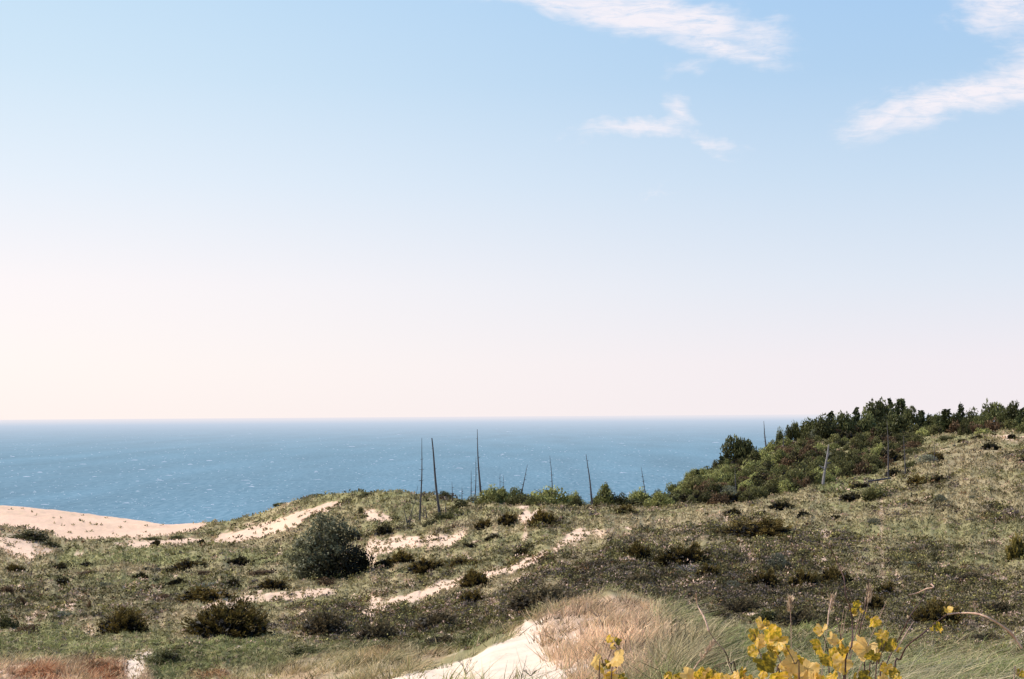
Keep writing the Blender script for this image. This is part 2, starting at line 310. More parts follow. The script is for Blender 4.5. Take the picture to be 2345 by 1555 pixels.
# terrain material
m, nt, out = newmat('dune_ground'); M_ground = m
a = nd(nt, 'ShaderNodeVertexColor', layer_name='Col'); p = nd(nt, 'ShaderNodeBsdfPrincipled'); p.inputs['Roughness'].default_value = .95; p.inputs['Specular IOR Level'].default_value = .05
g = nd(nt, 'ShaderNodeNewGeometry')
n1 = nd(nt, 'ShaderNodeTexNoise'); n1.inputs['Scale'].default_value = 3.; n1.inputs['Detail'].default_value = 8; n1.inputs['Roughness'].default_value = .75
n2 = nd(nt, 'ShaderNodeTexNoise'); n2.inputs['Scale'].default_value = 40.; n2.inputs['Detail'].default_value = 3
for n in (n1, n2): nt.links.new(g.outputs['Position'], n.inputs['Vector'])
mr = nd(nt, 'ShaderNodeMapRange'); mr.inputs[1].default_value = .3; mr.inputs[2].default_value = .7; mr.inputs[3].default_value = .82; mr.inputs[4].default_value = 1.15
nt.links.new(n1.outputs[0], mr.inputs[0]); vm = nd(nt, 'ShaderNodeVectorMath', operation='SCALE'); nt.links.new(a.outputs[0], vm.inputs[0]); nt.links.new(mr.outputs[0], vm.inputs['Scale'])
nt.links.new(vm.outputs[0], p.inputs['Base Color'])
b1 = nd(nt, 'ShaderNodeBump'); b1.inputs['Strength'].default_value = .6; b1.inputs['Distance'].default_value = .12; nt.links.new(n1.outputs[0], b1.inputs['Height'])
b2 = nd(nt, 'ShaderNodeBump'); b2.inputs['Strength'].default_value = .3; b2.inputs['Distance'].default_value = .012; nt.links.new(n2.outputs[0], b2.inputs['Height']); nt.links.new(b1.outputs[0], b2.inputs['Normal'])
nt.links.new(b2.outputs[0], p.inputs['Normal']); nt.links.new(p.outputs[0], out.inputs[0])
# ------------------------------------------------------------------ terrain mesh
gu = np.concatenate([np.linspace(-1550, -120, 70)[:-1], np.linspace(-120, 2465, 1050), np.linspace(2465, 3900, 70)[1:]])
gy = np.concatenate([np.linspace(-14, 6, 30)[:-1], np.exp(np.linspace(math.log(6), math.log(270), 620)), np.exp(np.linspace(math.log(274), math.log(800), 50))])
GU, GY = np.meshgrid(gu, gy, indexing='ij')
GX = (GU-CX)/F*np.maximum(GY, 6.)
nearw = np.clip((9-GY)/12, 0, 1); GX = GX*(1+nearw*.8)
GZ = Hz(GX, GY)
PX, PY = proj(GX, np.maximum(GY, 3), GZ)
gc, gm = ground_col(PX, PY, GY, GX, GY)
# lumpy vegetation mat relief where not sand
veg = 1-gm[0]
GZ = GZ+veg*(fbm(GX/np.clip(GY*.012, .25, 1.5), GY/np.clip(GY*.02, .3, 2.5), 3, 66))*np.clip(GY*.006, .04, .5)
nu, nv = GU.shape
idx = np.arange(nu*nv).reshape(nu, nv)
quads = np.stack([idx[:-1, :-1], idx[1:, :-1], idx[1:, 1:], idx[:-1, 1:]], -1).reshape(-1, 4)
me = mesh_np('dune_terrain', np.stack([GX, GY, GZ], -1).reshape(-1, 3), quads, 4, gc.reshape(-1, 3), smooth=True)
me.materials.append(M_ground); ter = link('dune_terrain', me); ter['kind'] = 'structure'
tag(ter, 'rolling coastal dunes with bare sand and vegetated slopes', 'dune')
# ------------------------------------------------------------------ scatter sampling
jac = (GU[1:, :-1]-GU[:-1, :-1])[:, :]
dpy = np.abs(np.diff(PY, axis=1))[:-1]; nat = F*2.2/GY[:-1, :-1]**2*np.diff(GY, axis=1)[:-1]
vis_w = (jac*np.maximum(dpy*(np.diff(PY, axis=1)[:-1] < 0), nat*.7))
vis_w = vis_w*((GU[:-1, :-1] > np.where(GY[:-1, :-1] < 45, -700, -230)) & (GU[:-1, :-1] < np.where(GY[:-1, :-1] < 45, 3300, 2620))*np.where((GU[:-1, :-1] < -130) | (GU[:-1, :-1] > 2480), .45, 1.).astype(bool) & (GY[:-1, :-1] > 7) & (GY[:-1, :-1] < 255))
cell = [x[:-1, :-1].ravel() for x in gm]
def sample(N, w):
    w = (vis_w.ravel()*w); cs = np.cumsum(w); k = np.searchsorted(cs, rng.random(N)*cs[-1])
    i = k//(nv-1); j = k % (nv-1); fu = rng.random(N); fv = rng.random(N)
    def L(A): return (A[i, j]*(1-fu)+A[i+1, j]*fu)*(1-fv)+(A[i, j+1]*(1-fu)+A[i+1, j+1]*fu)*fv
    return np.stack([L(GX), L(GY), L(GZ)], 1), gc[i, j], k, L(PY)
S_, H_, G_, ST_, BR_ = cell; RY = GY[:-1, :-1].ravel(); RPX = PX[:-1, :-1].ravel(); RPY = PY[:-1, :-1].ravel()
def up(N, lean=.4, spread=.5):
    D = np.stack([rng.normal(lean, spread, N), rng.normal(0, spread, N), np.ones(N)], 1); return norm(D)
def stuff(name, me, mat, label, cat):
    me.materials.append(mat); o = link(name, me); tag(o, label, cat, kind='stuff'); return o
pxm = lambda r: r/1280.      # metres per render pixel at distance r
def rep_(a, n): return np.repeat(a, n, 0)
def dome(P0, rad, hgt, n):
    """n leaves on each of the low domes at P0"""
    N = len(P0)*n; v = rng.normal(size=(N, 3)); v[:, 2] = np.abs(v[:, 2])*.9+.05; v = norm(v); q = rng.uniform(.55, 1.05, N)
    rr = rep_(rad, n); hh = rep_(hgt, n); X = rep_(P0[:, 0], n)+v[:, 0]*rr*q; Y = rep_(P0[:, 1], n)+v[:, 1]*rr*q
    Z = rep_(P0[:, 2], n)+(Hbase(X, Y)-rep_(Hbase(P0[:, 0], P0[:, 1]), n))+v[:, 2]*hh*q
    return np.stack([X, Y, Z], 1), v
def tangent(v, amt=.5, upb=.3):
    d = rng.normal(size=v.shape); d -= v*(d*v).sum(1)[:, None]; d = norm(d)+v*amt; d[:, 2] += upb; return norm(d)
# meadow tussocks
spk = fbm(GX[:-1, :-1].ravel()/1.3, GY[:-1, :-1].ravel()/1.9, 3, 303)
w = (1-S_)*(1-H_*.55)*(RY > 20)+S_*(RY > 24)*np.where(RY < 140, .07+.75*np.clip((spk-.02)*6, 0, 1), .03)
P, cb, k, _ = sample(70000, w); r = P[:, 1]; n = 6; N = len(P)*n
rad = pxm(r)*rng.uniform(.8, 2.3, len(P))*np.where(S_[k] > .4, .45, 1); hgt = np.minimum(rad*.8, .3)*rng.uniform(.6, 1.3, len(P))
tone = rng.uniform(.75, 1.18, len(P))*(.68+.6*(fbm(P[:, 0]/2.5, P[:, 1]/5, 3, 41)+.5))
cb = cb*tone[:, None]; pk = rng.random(len(P)) < .09; cb[pk] = C(.52, .37, .24)*rng.uniform(.7, 1.1, pk.sum())[:, None]
dk = rng.random(len(P)) < .05; cb[dk] = C(.13, .11, .05)
cb = np.where((S_[k] > .5)[:, None], mix(MEADOW*.75, MEADOW2, rng.random(len(P))), cb)
Q, v = dome(P, rad, hgt, n); sz = rep_(pxm(r), n)*rng.uniform(1.1, 2.2, N)
stuff('meadow_grass', leaves(Q, tangent(v, .5, .6), sz*1.5, sz*.7, rep_(cb, n)*rng.uniform(.72, 1.28, N)[:, None], flat=v*1.+C(-.3, -.3, .5)+rng.normal(size=v.shape)*.3), M_grass, 'short olive grass turf covering the dune slopes and valley floor', 'grass')
# heath cushions
w = H_*(1-S_*.8)*(RY > 14)+.03*(RY > 26)*(1-S_)
P, cb, k, _ = sample(16000, w); r = P[:, 1]; n = 24; N = len(P)*n
big = rng.random(len(P))**2.2; rad = np.maximum(pxm(r)*(1.6+10*big), .06); hgt = np.minimum(rad*rng.uniform(.5, .9, len(P)), .45)
c2 = fbm(P[:, 0]/3.2, P[:, 1]/4, 3, 19)+.5; kind = rng.random(len(P))
cc = mix(C(.085, .066, .026), C(.36, .31, .105), rng.random(len(P))**1.4); dkh = np.exp(-(((RPX[k]-1620)/330)**2+((RPY[k]-1345)/62)**2)); cc = mix(cc, cc*.55+C(.012, .004, .008), dkh); c3 = fbm(P[:, 0]/1.1, P[:, 1]/1.6, 3, 57)+.5  # shaded slope of the hollow painted in as darker, purplish heath
cc = cc*(.55+.9*np.clip(c3*1.6-.3, 0, 1))[:, None]
cc = np.where(((kind < .22) & (c2 > .47))[:, None], C(.20, .15, .12), cc); cc = np.where(((kind > .80) & (c3 > .52))[:, None], C(.62, .42, .31), cc); cc = np.where(((kind > .8) & (kind < .84))[:, None], C(.20, .11, .05), cc)
cc = cc*rng.uniform(.6, 1.35, len(P))[:, None]
Q, v = dome(P, rad, hgt, n); sz = np.maximum(rep_(pxm(r), n)*rng.uniform(1.0, 2.0, N), .018)
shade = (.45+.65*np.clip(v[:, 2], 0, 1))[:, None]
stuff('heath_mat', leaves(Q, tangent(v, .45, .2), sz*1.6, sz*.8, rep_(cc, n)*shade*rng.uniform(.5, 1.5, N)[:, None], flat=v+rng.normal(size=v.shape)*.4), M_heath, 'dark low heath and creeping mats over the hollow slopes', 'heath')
# foreground marram grass in tufts, leaning with the wind
w = (np.maximum(G_, .35*(RY < 26))*np.where((RPX > 1550) & (RY < 18), .6, 1)+ST_*.95)*(1-S_)*(RY > 6.5)*(RY < 38)+.035*S_*(RY > 9)*(RY < 30)*(RPX > 0)
P, cb, k, pyy = sample(14500, w); r = P[:, 1]; tcl = fbm(P[:, 0]/.8, P[:, 1]/1.0, 3, 15)+.5
keep = rng.random(len(P)) < np.clip((tcl-.33)*3.4, .12, 1); P = P[keep]; k = k[keep]; tcl = tcl[keep]; r = P[:, 1]; n = 18; N = len(P)*n
st = ST_[k]; gg = G_[k]; br = BR_[k]
green = C(.31, .335, .105); pale = C(.62, .51, .29); straw = C(.95, .64, .43)
col = mix(green, pale, np.clip(rng.random(len(P))*(.9-.35*((RPX[k] > 1560) | (RPX[k] < 900)))+.4*st-.1, 0, 1)); col = mix(col, straw, st*rng.uniform(.5, 1, len(P))); col = mix(col, BROWN*1.5, br*rng.uniform(.7, 1, len(P)))
t1 = fbm(P[:, 0]/.55, P[:, 1]/.8, 3, 71)+.5; t2 = fbm(P[:, 0]/2.2, P[:, 1]/3.5, 2, 72)+.5
col = col*(np.clip(.25+1.1*t1, .35, 1.3)*np.clip(.6+.8*t2, .6, 1.3)*rng.uniform(.75, 1.25, len(P)))[:, None]
scr = (rng.random(len(P)) < np.where((RPX[k] > 1540) & (st < .3), .34, .14)) & (t1 < .54); col[scr] = C(.12, .10, .05)
uprt = rep_(1-.65*np.clip(st*1.5, 0, 1), n)
LL = rng.uniform(.2, .42, len(P))*np.where(r < 16, 1.1, .85)*(.7+.6*tcl)*np.where(r > 26, .7, 1)*np.where(st > .5, .68, 1)*np.where(r < 18, np.clip(1-(RPX[k]-1450)/700, .5, 1), 1)*np.where((RPX[k] < 1080) & (RPX[k] > 340), .66, 1)
lnx = rep_(rng.normal(0, .28, len(P)), n); lny = rep_(rng.normal(0, .3, len(P)), n)
off = rng.normal(size=(N, 2))*.07; Q = rep_(P, n); Q[:, 0] += off[:, 0]; Q[:, 1] += off[:, 1]; Q[:, 2] += Hbase(Q[:, 0], Q[:, 1])-rep_(Hbase(P[:, 0], P[:, 1]), n)-.02
rq = Q[:, 1]; colq = rep_(col, n)*rng.uniform(.65, 1.35, N)[:, None]; dry = rng.random(N) < np.where(rq < 18, .18, .15); colq[dry] = C(.82, .62, .36)*rng.uniform(.7, 1.1, dry.sum())[:, None]
D = norm(np.stack([rng.normal(.18, .35, N)+off[:, 0]*4+lnx, rng.normal(0, .35, N)+off[:, 1]*4+lny, np.ones(N)], 1)); bend = np.stack([rng.normal(.3, .32, N)+lnx, rng.normal(-.05, .3, N)+lny, -rng.uniform(.0, .5, N)], 1)*uprt[:, None]
stuff('marram_grass', blades(Q, D, rep_(LL, n)*rng.uniform(.6, 1.2, N), np.maximum(pxm(rq)*rng.uniform(.5, 1.3, N)*np.where(rq < 16, 1.35, 1), .007), colq*.6, bend, seg=3, tipcol=colq*1.2), M_grass, 'long wind-bent dune grass, green to straw coloured, on the nearest dunes', 'grass')
# sparse near tall blades right of the sand
N = 2100; px = rng.uniform(1380, 3000, N); rr = rng.uniform(6.8, 9.5, N)
X = (px-CX)/F*rr; Z = Hz(X, rr); P = np.stack([X, rr, Z], 1)
tcl = fbm(X/.45, rr/.45, 2, 35)+.5; keep = rng.random(N) < np.clip((tcl-.35)*3.5, .03, 1)*np.clip((px-1380)/500, .1, 1); P = P[keep]; N = len(P)
D = up(N, .45, .35); bend = np.stack([rng.normal(.8, .3, N), rng.normal(0, .3, N), -rng.uniform(.2, .7, N)], 1)
col = mix(C(.30, .31, .14), C(.78, .62, .38), rng.random(N)**.8)
stuff('tall_grass', blades(P, D, rng.uniform(.4, .75, N), rng.uniform(.0035, .0065, N), col*.8, bend, seg=6, tipcol=col*1.15), M_grass, 'tall arching grass blades at the near dune rim', 'grass')
# ------------------------------------------------------------------ lake
def lake():
    V = []; ys = np.concatenate([[150], np.exp(np.linspace(math.log(200), math.log(90000), 60))]); 
    V = np.array([[s*(y*1.2+600), y, 0.] for y in ys for s in (-1, 0, 1)])
    q = []
    for i in range(len(ys)-1):
        for k in range(2): q.append((i*3+k, i*3+k+1, i*3+k+4, i*3+k+3))
    me = mesh_np('lake', V, np.array(q), 4)
    m, nt, out = newmat('lake_water')
    g = nd(nt, 'ShaderNodeNewGeometry')
    def noise(sc, sx, sy, det=4, ro=.6):
        mp = nd(nt, 'ShaderNodeMapping'); mp.inputs['Scale'].default_value = (sx, sy, 1); nt.links.new(g.outputs['Position'], mp.inputs[0])
        n = nd(nt, 'ShaderNodeTexNoise'); n.inputs['Scale'].default_value = sc; n.inputs['Detail'].default_value = det; n.inputs['Roughness'].default_value = ro
        nt.links.new(mp.outputs[0], n.inputs['Vector']); return n.outputs[0]
    w1 = noise(1, .30, .045, 6, .7); w2 = noise(1, .012, .0022, 4, .6); w3 = noise(1, 1.2, .25, 3, .7)
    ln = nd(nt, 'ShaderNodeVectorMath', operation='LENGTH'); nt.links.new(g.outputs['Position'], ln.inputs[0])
    # colour: deeper near, paler far
    mr = nd(nt, 'ShaderNodeMapRange', interpolation_type='SMOOTHSTEP'); mr.inputs[1].default_value = .30; mr.inputs[2].default_value = .70; nt.links.new(w1, mr.inputs[0])
    c1 = nd(nt, 'ShaderNodeMix', data_type='RGBA'); c1.inputs[6].default_value = (.075, .175, .235, 1); c1.inputs[7].default_value = (.18, .29, .355, 1); nt.links.new(mr.outputs[0], c1.inputs[0])
    mr2 = nd(nt, 'ShaderNodeMapRange'); mr2.inputs[1].default_value = .3; mr2.inputs[2].default_value = .7; mr2.inputs[3].default_value = .82; mr2.inputs[4].default_value = 1.16; nt.links.new(w2, mr2.inputs[0])
    vs = nd(nt, 'ShaderNodeVectorMath', operation='SCALE'); nt.links.new(c1.outputs[2], vs.inputs[0]); nt.links.new(mr2.outputs[0], vs.inputs['Scale'])
    p = nd(nt, 'ShaderNodeBsdfPrincipled'); p.inputs['Roughness'].default_value = .55; p.inputs['IOR'].default_value = 1.33; p.inputs['Specular IOR Level'].default_value = .12
    nt.links.new(vs.outputs[0], p.inputs['Base Color'])
    bp = nd(nt, 'ShaderNodeBump'); bp.inputs['Strength'].default_value = .8; bp.inputs['Distance'].default_value = .8; nt.links.new(w1, bp.inputs['Height'])
    nt.links.new(bp.outputs[0], p.inputs['Normal'])
    # aerial haze painted onto the far water as emission mixed in by distance
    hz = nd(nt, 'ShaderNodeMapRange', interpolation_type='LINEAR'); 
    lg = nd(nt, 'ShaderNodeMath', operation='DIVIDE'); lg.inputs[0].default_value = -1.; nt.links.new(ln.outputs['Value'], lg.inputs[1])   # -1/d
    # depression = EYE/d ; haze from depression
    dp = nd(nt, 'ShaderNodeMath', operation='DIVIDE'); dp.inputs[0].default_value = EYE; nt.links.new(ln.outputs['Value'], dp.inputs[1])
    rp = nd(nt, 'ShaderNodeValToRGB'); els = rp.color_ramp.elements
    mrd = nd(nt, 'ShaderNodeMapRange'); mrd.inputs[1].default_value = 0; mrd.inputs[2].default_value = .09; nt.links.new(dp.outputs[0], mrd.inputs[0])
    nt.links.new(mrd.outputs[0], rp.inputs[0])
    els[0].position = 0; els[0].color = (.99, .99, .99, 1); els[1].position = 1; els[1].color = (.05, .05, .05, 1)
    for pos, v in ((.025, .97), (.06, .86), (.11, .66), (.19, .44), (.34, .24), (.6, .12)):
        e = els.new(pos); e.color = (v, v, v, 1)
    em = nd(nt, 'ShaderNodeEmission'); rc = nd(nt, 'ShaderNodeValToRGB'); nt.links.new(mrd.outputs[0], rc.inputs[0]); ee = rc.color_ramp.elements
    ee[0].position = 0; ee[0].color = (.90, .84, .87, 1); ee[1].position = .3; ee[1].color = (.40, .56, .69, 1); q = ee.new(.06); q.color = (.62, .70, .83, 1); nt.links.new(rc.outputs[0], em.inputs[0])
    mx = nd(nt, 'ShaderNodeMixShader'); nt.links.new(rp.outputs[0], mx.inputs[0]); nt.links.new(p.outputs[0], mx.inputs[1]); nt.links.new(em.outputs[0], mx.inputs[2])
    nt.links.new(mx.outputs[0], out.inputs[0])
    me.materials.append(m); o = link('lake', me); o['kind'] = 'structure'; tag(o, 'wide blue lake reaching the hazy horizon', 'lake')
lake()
# whitecaps: small foam crests
N = 3400; px = rng.uniform(-250, 2600, N); py = HOR+8+(rng.random(N)**.8)*245; big = rng.random(N) < .05
d = EYE/((py-HOR)/F); X = (px-CX)/F*d
wd = np.where(big, rng.uniform(4, 9, N), rng.uniform(.8, 2.6, N))*np.clip(d/1300, .55, 2.2); hh = np.where(big, rng.uniform(.35, .8, N), rng.uniform(.15, .4, N))*np.clip(d/1300, .6, 1.8)
base = np.stack([X, d, np.full(N, .02)], 1); Vw = []
for fx, fy, fz_ in ((-.5, 0, 0), (.5, 0, 0), (.28, .6, .8), (-.1, .6, 1.), (-.38, .6, .5)):
    Vw.append(base+np.stack([wd*(fx+rng.normal(0, .05, N)), hh*fy, hh*fz_], 1))
me = mesh_np('whitecaps', np.stack(Vw, 1).reshape(-1, 3), np.arange(5*N), 5, np.tile(C(.75, .8, .85), (5*N, 1)))
m, nt, out = newmat('foam'); p = nd(nt, 'ShaderNodeBsdfPrincipled'); p.inputs['Base Color'].default_value = (.72, .77, .83, 1); p.inputs['Roughness'].default_value = .8
tc = nd(nt, 'ShaderNodeNewGeometry'); n = nd(nt, 'ShaderNodeTexNoise'); n.inputs['Scale'].default_value = .7; nt.links.new(tc.outputs['Position'], n.inputs['Vector'])
cr = nd(nt, 'ShaderNodeMix', data_type='RGBA'); cr.inputs[6].default_value = (.5, .58, .66, 1); cr.inputs[7].default_value = (.85, .88, .92, 1); nt.links.new(n.outputs[0], cr.inputs[0]); nt.links.new(cr.outputs[2], p.inputs['Base Color'])
nt.links.new(p.outputs[0], out.inputs[0])
stuff('whitecaps', me, m, 'scattered white wave crests on the blue lake', 'waves')
# ------------------------------------------------------------------ plant prototypes (unit: half-width 1, height 1)
def jun_mesh(ns=150, per=34, ls=.085, seed=1, c0=C(.012, .008, .004), c1=C(.24, .165, .042), flatn=1.):
    g = np.random.default_rng(seed); az = g.uniform(0, 2*PI, ns); e = g.uniform(0, 1, ns)
    f1, f2 = g.uniform(0, 6.28, 2); lobe_ = 1+.10*np.sin(2*az+f1)+.10*np.sin(3*az+f2)
    rad = g.uniform(.62, 1.04, ns)*lobe_
    end = np.stack([np.cos(az)*np.cos(e*1.35)*rad, np.sin(az)*np.cos(e*1.35)*rad, (.14+.86*np.sin(e*1.5))*rad*g.uniform(.85, 1.1, ns)], 1)
    end[:, 2] *= 1-.12*np.sin(az+f2); end[:, 0] += .1*end[:, 2]
    t = g.uniform(.45, 1., (ns, per))**.7
    st_ = end*C(.12, .12, 0)
    pos = st_[:, None]+(end-st_)[:, None]*t[..., None]; pos[..., 2] += -.06*np.sin(t*PI)+.04*t**3
    rj = .10*(1.3-t)[..., None]; pos += g.normal(size=pos.shape)*rj*C(1, 1, .6)
    dirv = norm((end-st_)[:, None]+g.normal(size=pos.shape)*.4+C(.12, 0, .25))
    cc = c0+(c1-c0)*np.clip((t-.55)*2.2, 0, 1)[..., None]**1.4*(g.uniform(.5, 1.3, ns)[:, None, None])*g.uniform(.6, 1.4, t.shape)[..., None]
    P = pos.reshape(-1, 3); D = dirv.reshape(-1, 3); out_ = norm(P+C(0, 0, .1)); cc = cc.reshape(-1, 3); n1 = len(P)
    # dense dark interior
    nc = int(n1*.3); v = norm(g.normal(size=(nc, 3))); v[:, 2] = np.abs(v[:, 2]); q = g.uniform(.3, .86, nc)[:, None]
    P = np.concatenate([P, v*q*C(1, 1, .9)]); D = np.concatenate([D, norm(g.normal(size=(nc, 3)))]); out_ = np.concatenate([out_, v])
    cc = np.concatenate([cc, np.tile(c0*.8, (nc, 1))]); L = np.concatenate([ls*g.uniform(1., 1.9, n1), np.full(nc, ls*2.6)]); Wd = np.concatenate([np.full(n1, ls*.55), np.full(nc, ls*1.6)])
    P[:, 2] = np.maximum(P[:, 2], .0)
    return leaves(P, D, L, Wd, cc, flat=out_+g.normal(size=P.shape)*.45)
def lob_mesh(nl=26, per=110, ls=.07, seed=1, c0=C(.04, .05, .02), c1=C(.15, .17, .07), top=.75, base=.0, lr=.3, ragged=.25, shape=None, aspect=.7):
    """leafy crown made from many irregular leaf clumps"""
    g = np.random.default_rng(seed); P = []; Dv = []; Cc = []; Fl = []
    for i in range(nl):
        if shape is None:
            v = g.normal(size=3); v[2] = abs(v[2]); v /= np.linalg.norm(v); q = g.uniform(.35, 1)**.6
            c = v*C(.78, .78, top)*q; c[2] += base
        else: c = C(*shape[i % len(shape)][:3])+g.normal(size=3)*.04
        R_ = lr*g.uniform(.6, 1.25)*(1 if shape is None else shape[i % len(shape)][3])
        v = norm(g.normal(size=(per, 3))); rr = g.uniform(.5, 1.+ragged, per)**.5
        p = c+v*rr[:, None]*R_*C(1, 1, .8); P.append(p); tn = g.normal(size=v.shape); tn -= v*(tn*v).sum(1)[:, None]; Dv.append(norm(tn)+v*.4+C(.05, 0, .1)); Fl.append(v+g.normal(size=v.shape)*.4)
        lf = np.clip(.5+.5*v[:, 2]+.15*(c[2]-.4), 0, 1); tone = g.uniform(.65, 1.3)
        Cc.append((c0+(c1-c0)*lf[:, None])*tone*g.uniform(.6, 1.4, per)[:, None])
    P = np.concatenate(P); P[:, 2] = np.maximum(P[:, 2], .0)
    return leaves(P, np.concatenate(Dv), ls*g.uniform(.8, 1.6, len(P)), ls*aspect, np.concatenate(Cc), flat=np.concatenate(Fl))
def con_mesh(tiers=12, per=46, ls=.16, seed=1, c0=C(.016, .02, .010), c1=C(.10, .11, .042), fat=1.):
    """conifer crown: drooping whorls, narrow pointed top; height 1, half-width 1*fat at base"""
    g = np.random.default_rng(seed); P = []; Dv = []; Cc = []
    for i in range(tiers):
        f = i/(tiers-1); z = .10+.86*f; R_ = fat*(1-f)**.85*g.uniform(.8, 1.15)+.05
        nb = max(5, int(11*(1-f))+3)
        for b in range(nb):
            a = g.uniform(0, 2*PI); d = C(math.cos(a), math.sin(a), 0); L_ = R_*g.uniform(.65, 1.1)
            m_ = max(5, int(per*(1-f*.6)/3)); t = g.uniform(.1, 1, m_)
            p = d*L_*t[:, None]+np.stack([np.zeros(m_), np.zeros(m_), z-.05*t+.03*t*t+g.normal(0, .018, m_)], 1)+g.normal(size=(m_, 3))*C(.06, .06, .01)
            P.append(p); Dv.append(d*1.+g.normal(size=(m_, 3))*C(.5, .5, .12)); Cc.append((c0+(c1-c0)*np.clip(t*1.1, 0, 1)[:, None])*g.uniform(.6, 1.35, m_)[:, None])
    P = np.concatenate(P); return leaves(P, np.concatenate(Dv), ls*g.uniform(.7, 1.4, len(P)), ls*.35, np.concatenate(Cc))
def branch_mesh(seed=1, n=12, mat=None, spread=.75, h=.8, r0=.03):
    g = random.Random(seed); L = []
    for i in range(n):
        a = g.uniform(0, 2*PI); s = g.uniform(.3, 1)*spread; e = Vector((math.cos(a)*s, math.sin(a)*s, h*g.uniform(.5, 1)))
        m1 = e*.5+Vector((g.uniform(-.06, .06), g.uniform(-.06, .06), g.uniform(-.05, .1)))
        L.append(([Vector((0, 0, -.05)), m1, e], [r0, r0*.6, r0*.15]))
    return tubes_mesh('branches', L, mat or M_bark, 5)
def trunk_mesh(h=.95, r=.05, seed=1, mat=None, limbs=5, spread=.4):
    g = random.Random(seed); pts = [Vector((g.uniform(-.03, .03)*i, g.uniform(-.03, .03)*i, -.05+(h+.05)*i/5)) for i in range(6)]
    L = [(pts, [r*(1-.17*i) for i in range(6)])]
    for i in range(limbs):
        b = pts[1+i % 4]; a = g.uniform(0, 2*PI); e = b+Vector((math.cos(a)*spread, math.sin(a)*spread, g.uniform(.15, .35)*h)); L.append(([b, (b+e)/2+Vector((0, 0, -.03)), e], [r*.5, r*.3, r*.1]))
    return tubes_mesh('trunk', L, mat or M_bark, 6)
def wm(me, mat): me.materials.append(mat); return me
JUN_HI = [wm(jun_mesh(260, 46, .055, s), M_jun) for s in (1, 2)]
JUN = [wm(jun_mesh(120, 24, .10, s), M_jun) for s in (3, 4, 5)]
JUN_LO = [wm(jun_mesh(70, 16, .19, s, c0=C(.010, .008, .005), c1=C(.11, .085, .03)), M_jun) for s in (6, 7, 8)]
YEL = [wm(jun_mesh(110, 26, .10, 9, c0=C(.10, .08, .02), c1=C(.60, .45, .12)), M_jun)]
GREY = [wm(lob_mesh(20, 60, .12, s, c0=C(.08, .08, .055), c1=C(.28, .28, .19), aspect=.4), M_leaf) for s in (11, 12)]
TWIG = [wm(jun_mesh(130, 34, .07, s, c0=C(.04, .03, .018), c1=C(.24, .18, .09)), M_jun) for s in (13, 14)]
LEAFY = [wm(lob_mesh(26, 90, .10, s, c0=C(.030, .034, .012), c1=C(.34, .33, .11)), M_leaf) for s in (15, 16, 17, 18)]
LEAFD = [wm(lob_mesh(22, 70, .12, s, c0=C(.018, .018, .008), c1=C(.16, .148, .052)), M_leaf) for s in (21, 22, 23)]
BRN = [wm(lob_mesh(20, 60, .12, s, c0=C(.025, .014, .009), c1=C(.19, .115, .06)), M_leaf) for s in (24, 25)]
CON = [wm(con_mesh(13, 60, .24, s, fat=1.), M_con) for s in (31, 32, 33)]
BROAD = [wm(lob_mesh(24, 70, .13, s, c0=C(.02, .024, .010), c1=C(.15, .15, .055), top=.66, base=.26, lr=.32), M_leaf) for s in (41, 42, 43)]
BR_MESH = [branch_mesh(s) for s in (1, 2, 3)]; TR_MESH = [trunk_mesh(.9, .06, s) for s in (4, 5)]
TRC = trunk_mesh(.93, .05, 6, limbs=0)
KIND = dict(jh=(JUN_HI, True), j=(JUN, True), jl=(JUN_LO, False), y=(YEL, True), g=(GREY, False), t=(TWIG, True), l=(LEAFY, True), ld=(LEAFD, True), b=(BRN, False))
NAMES = dict(jh='juniper', j='juniper', jl='juniper', y='shrub', g='shrub', t='shrub', l='shrub', ld='shrub', b='shrub')
cnt = 0
def bush(px, py, w, h, kind, label, group=None, rmin=5.5, rmax=420, deep=.8, catg=None, sink=.06):
    """w,h in photo pixels at the foot point (px,py)"""
    global cnt; cnt += 1
    p = hit(px, py, rmin, rmax); s = p.y/F; mesh, parts = KIND[kind]; me = mesh[cnt % len(mesh)]
    rx = w*s/2; hz_ = h*s*1.0
    if kind in ('j', 'jh', 'jl'): w *= 1.14; h *= 1.04
    if kind == 'jl': h *= 1.15
    if kind in ('l', 'ld') and rmin < 90: h *= 1.08; w *= 1.12
    rx = w*s/2; hz_ = h*s
    nm = NAMES[kind]; catg = catg or ('juniper' if nm == 'juniper' else 'shrub')
    if parts and w > 34:
        o = bpy.data.objects.new(nm, None); COL.objects.link(o); f = link('foliage', me, o); b = link('branches', BR_MESH[cnt % 3], o)
    else: o = link(nm, me)
    o.location = p+Vector((0, rx*deep*.3, -hz_*sink)); o.scale = (rx*1.02, rx*deep, hz_); o.rotation_euler = (0, 0, (random.uniform(-.5, .5) if kind in ('jh', 'j', 'jl', 't') else random.uniform(0, 6.28)))
    tag(o, label, catg, group); return o
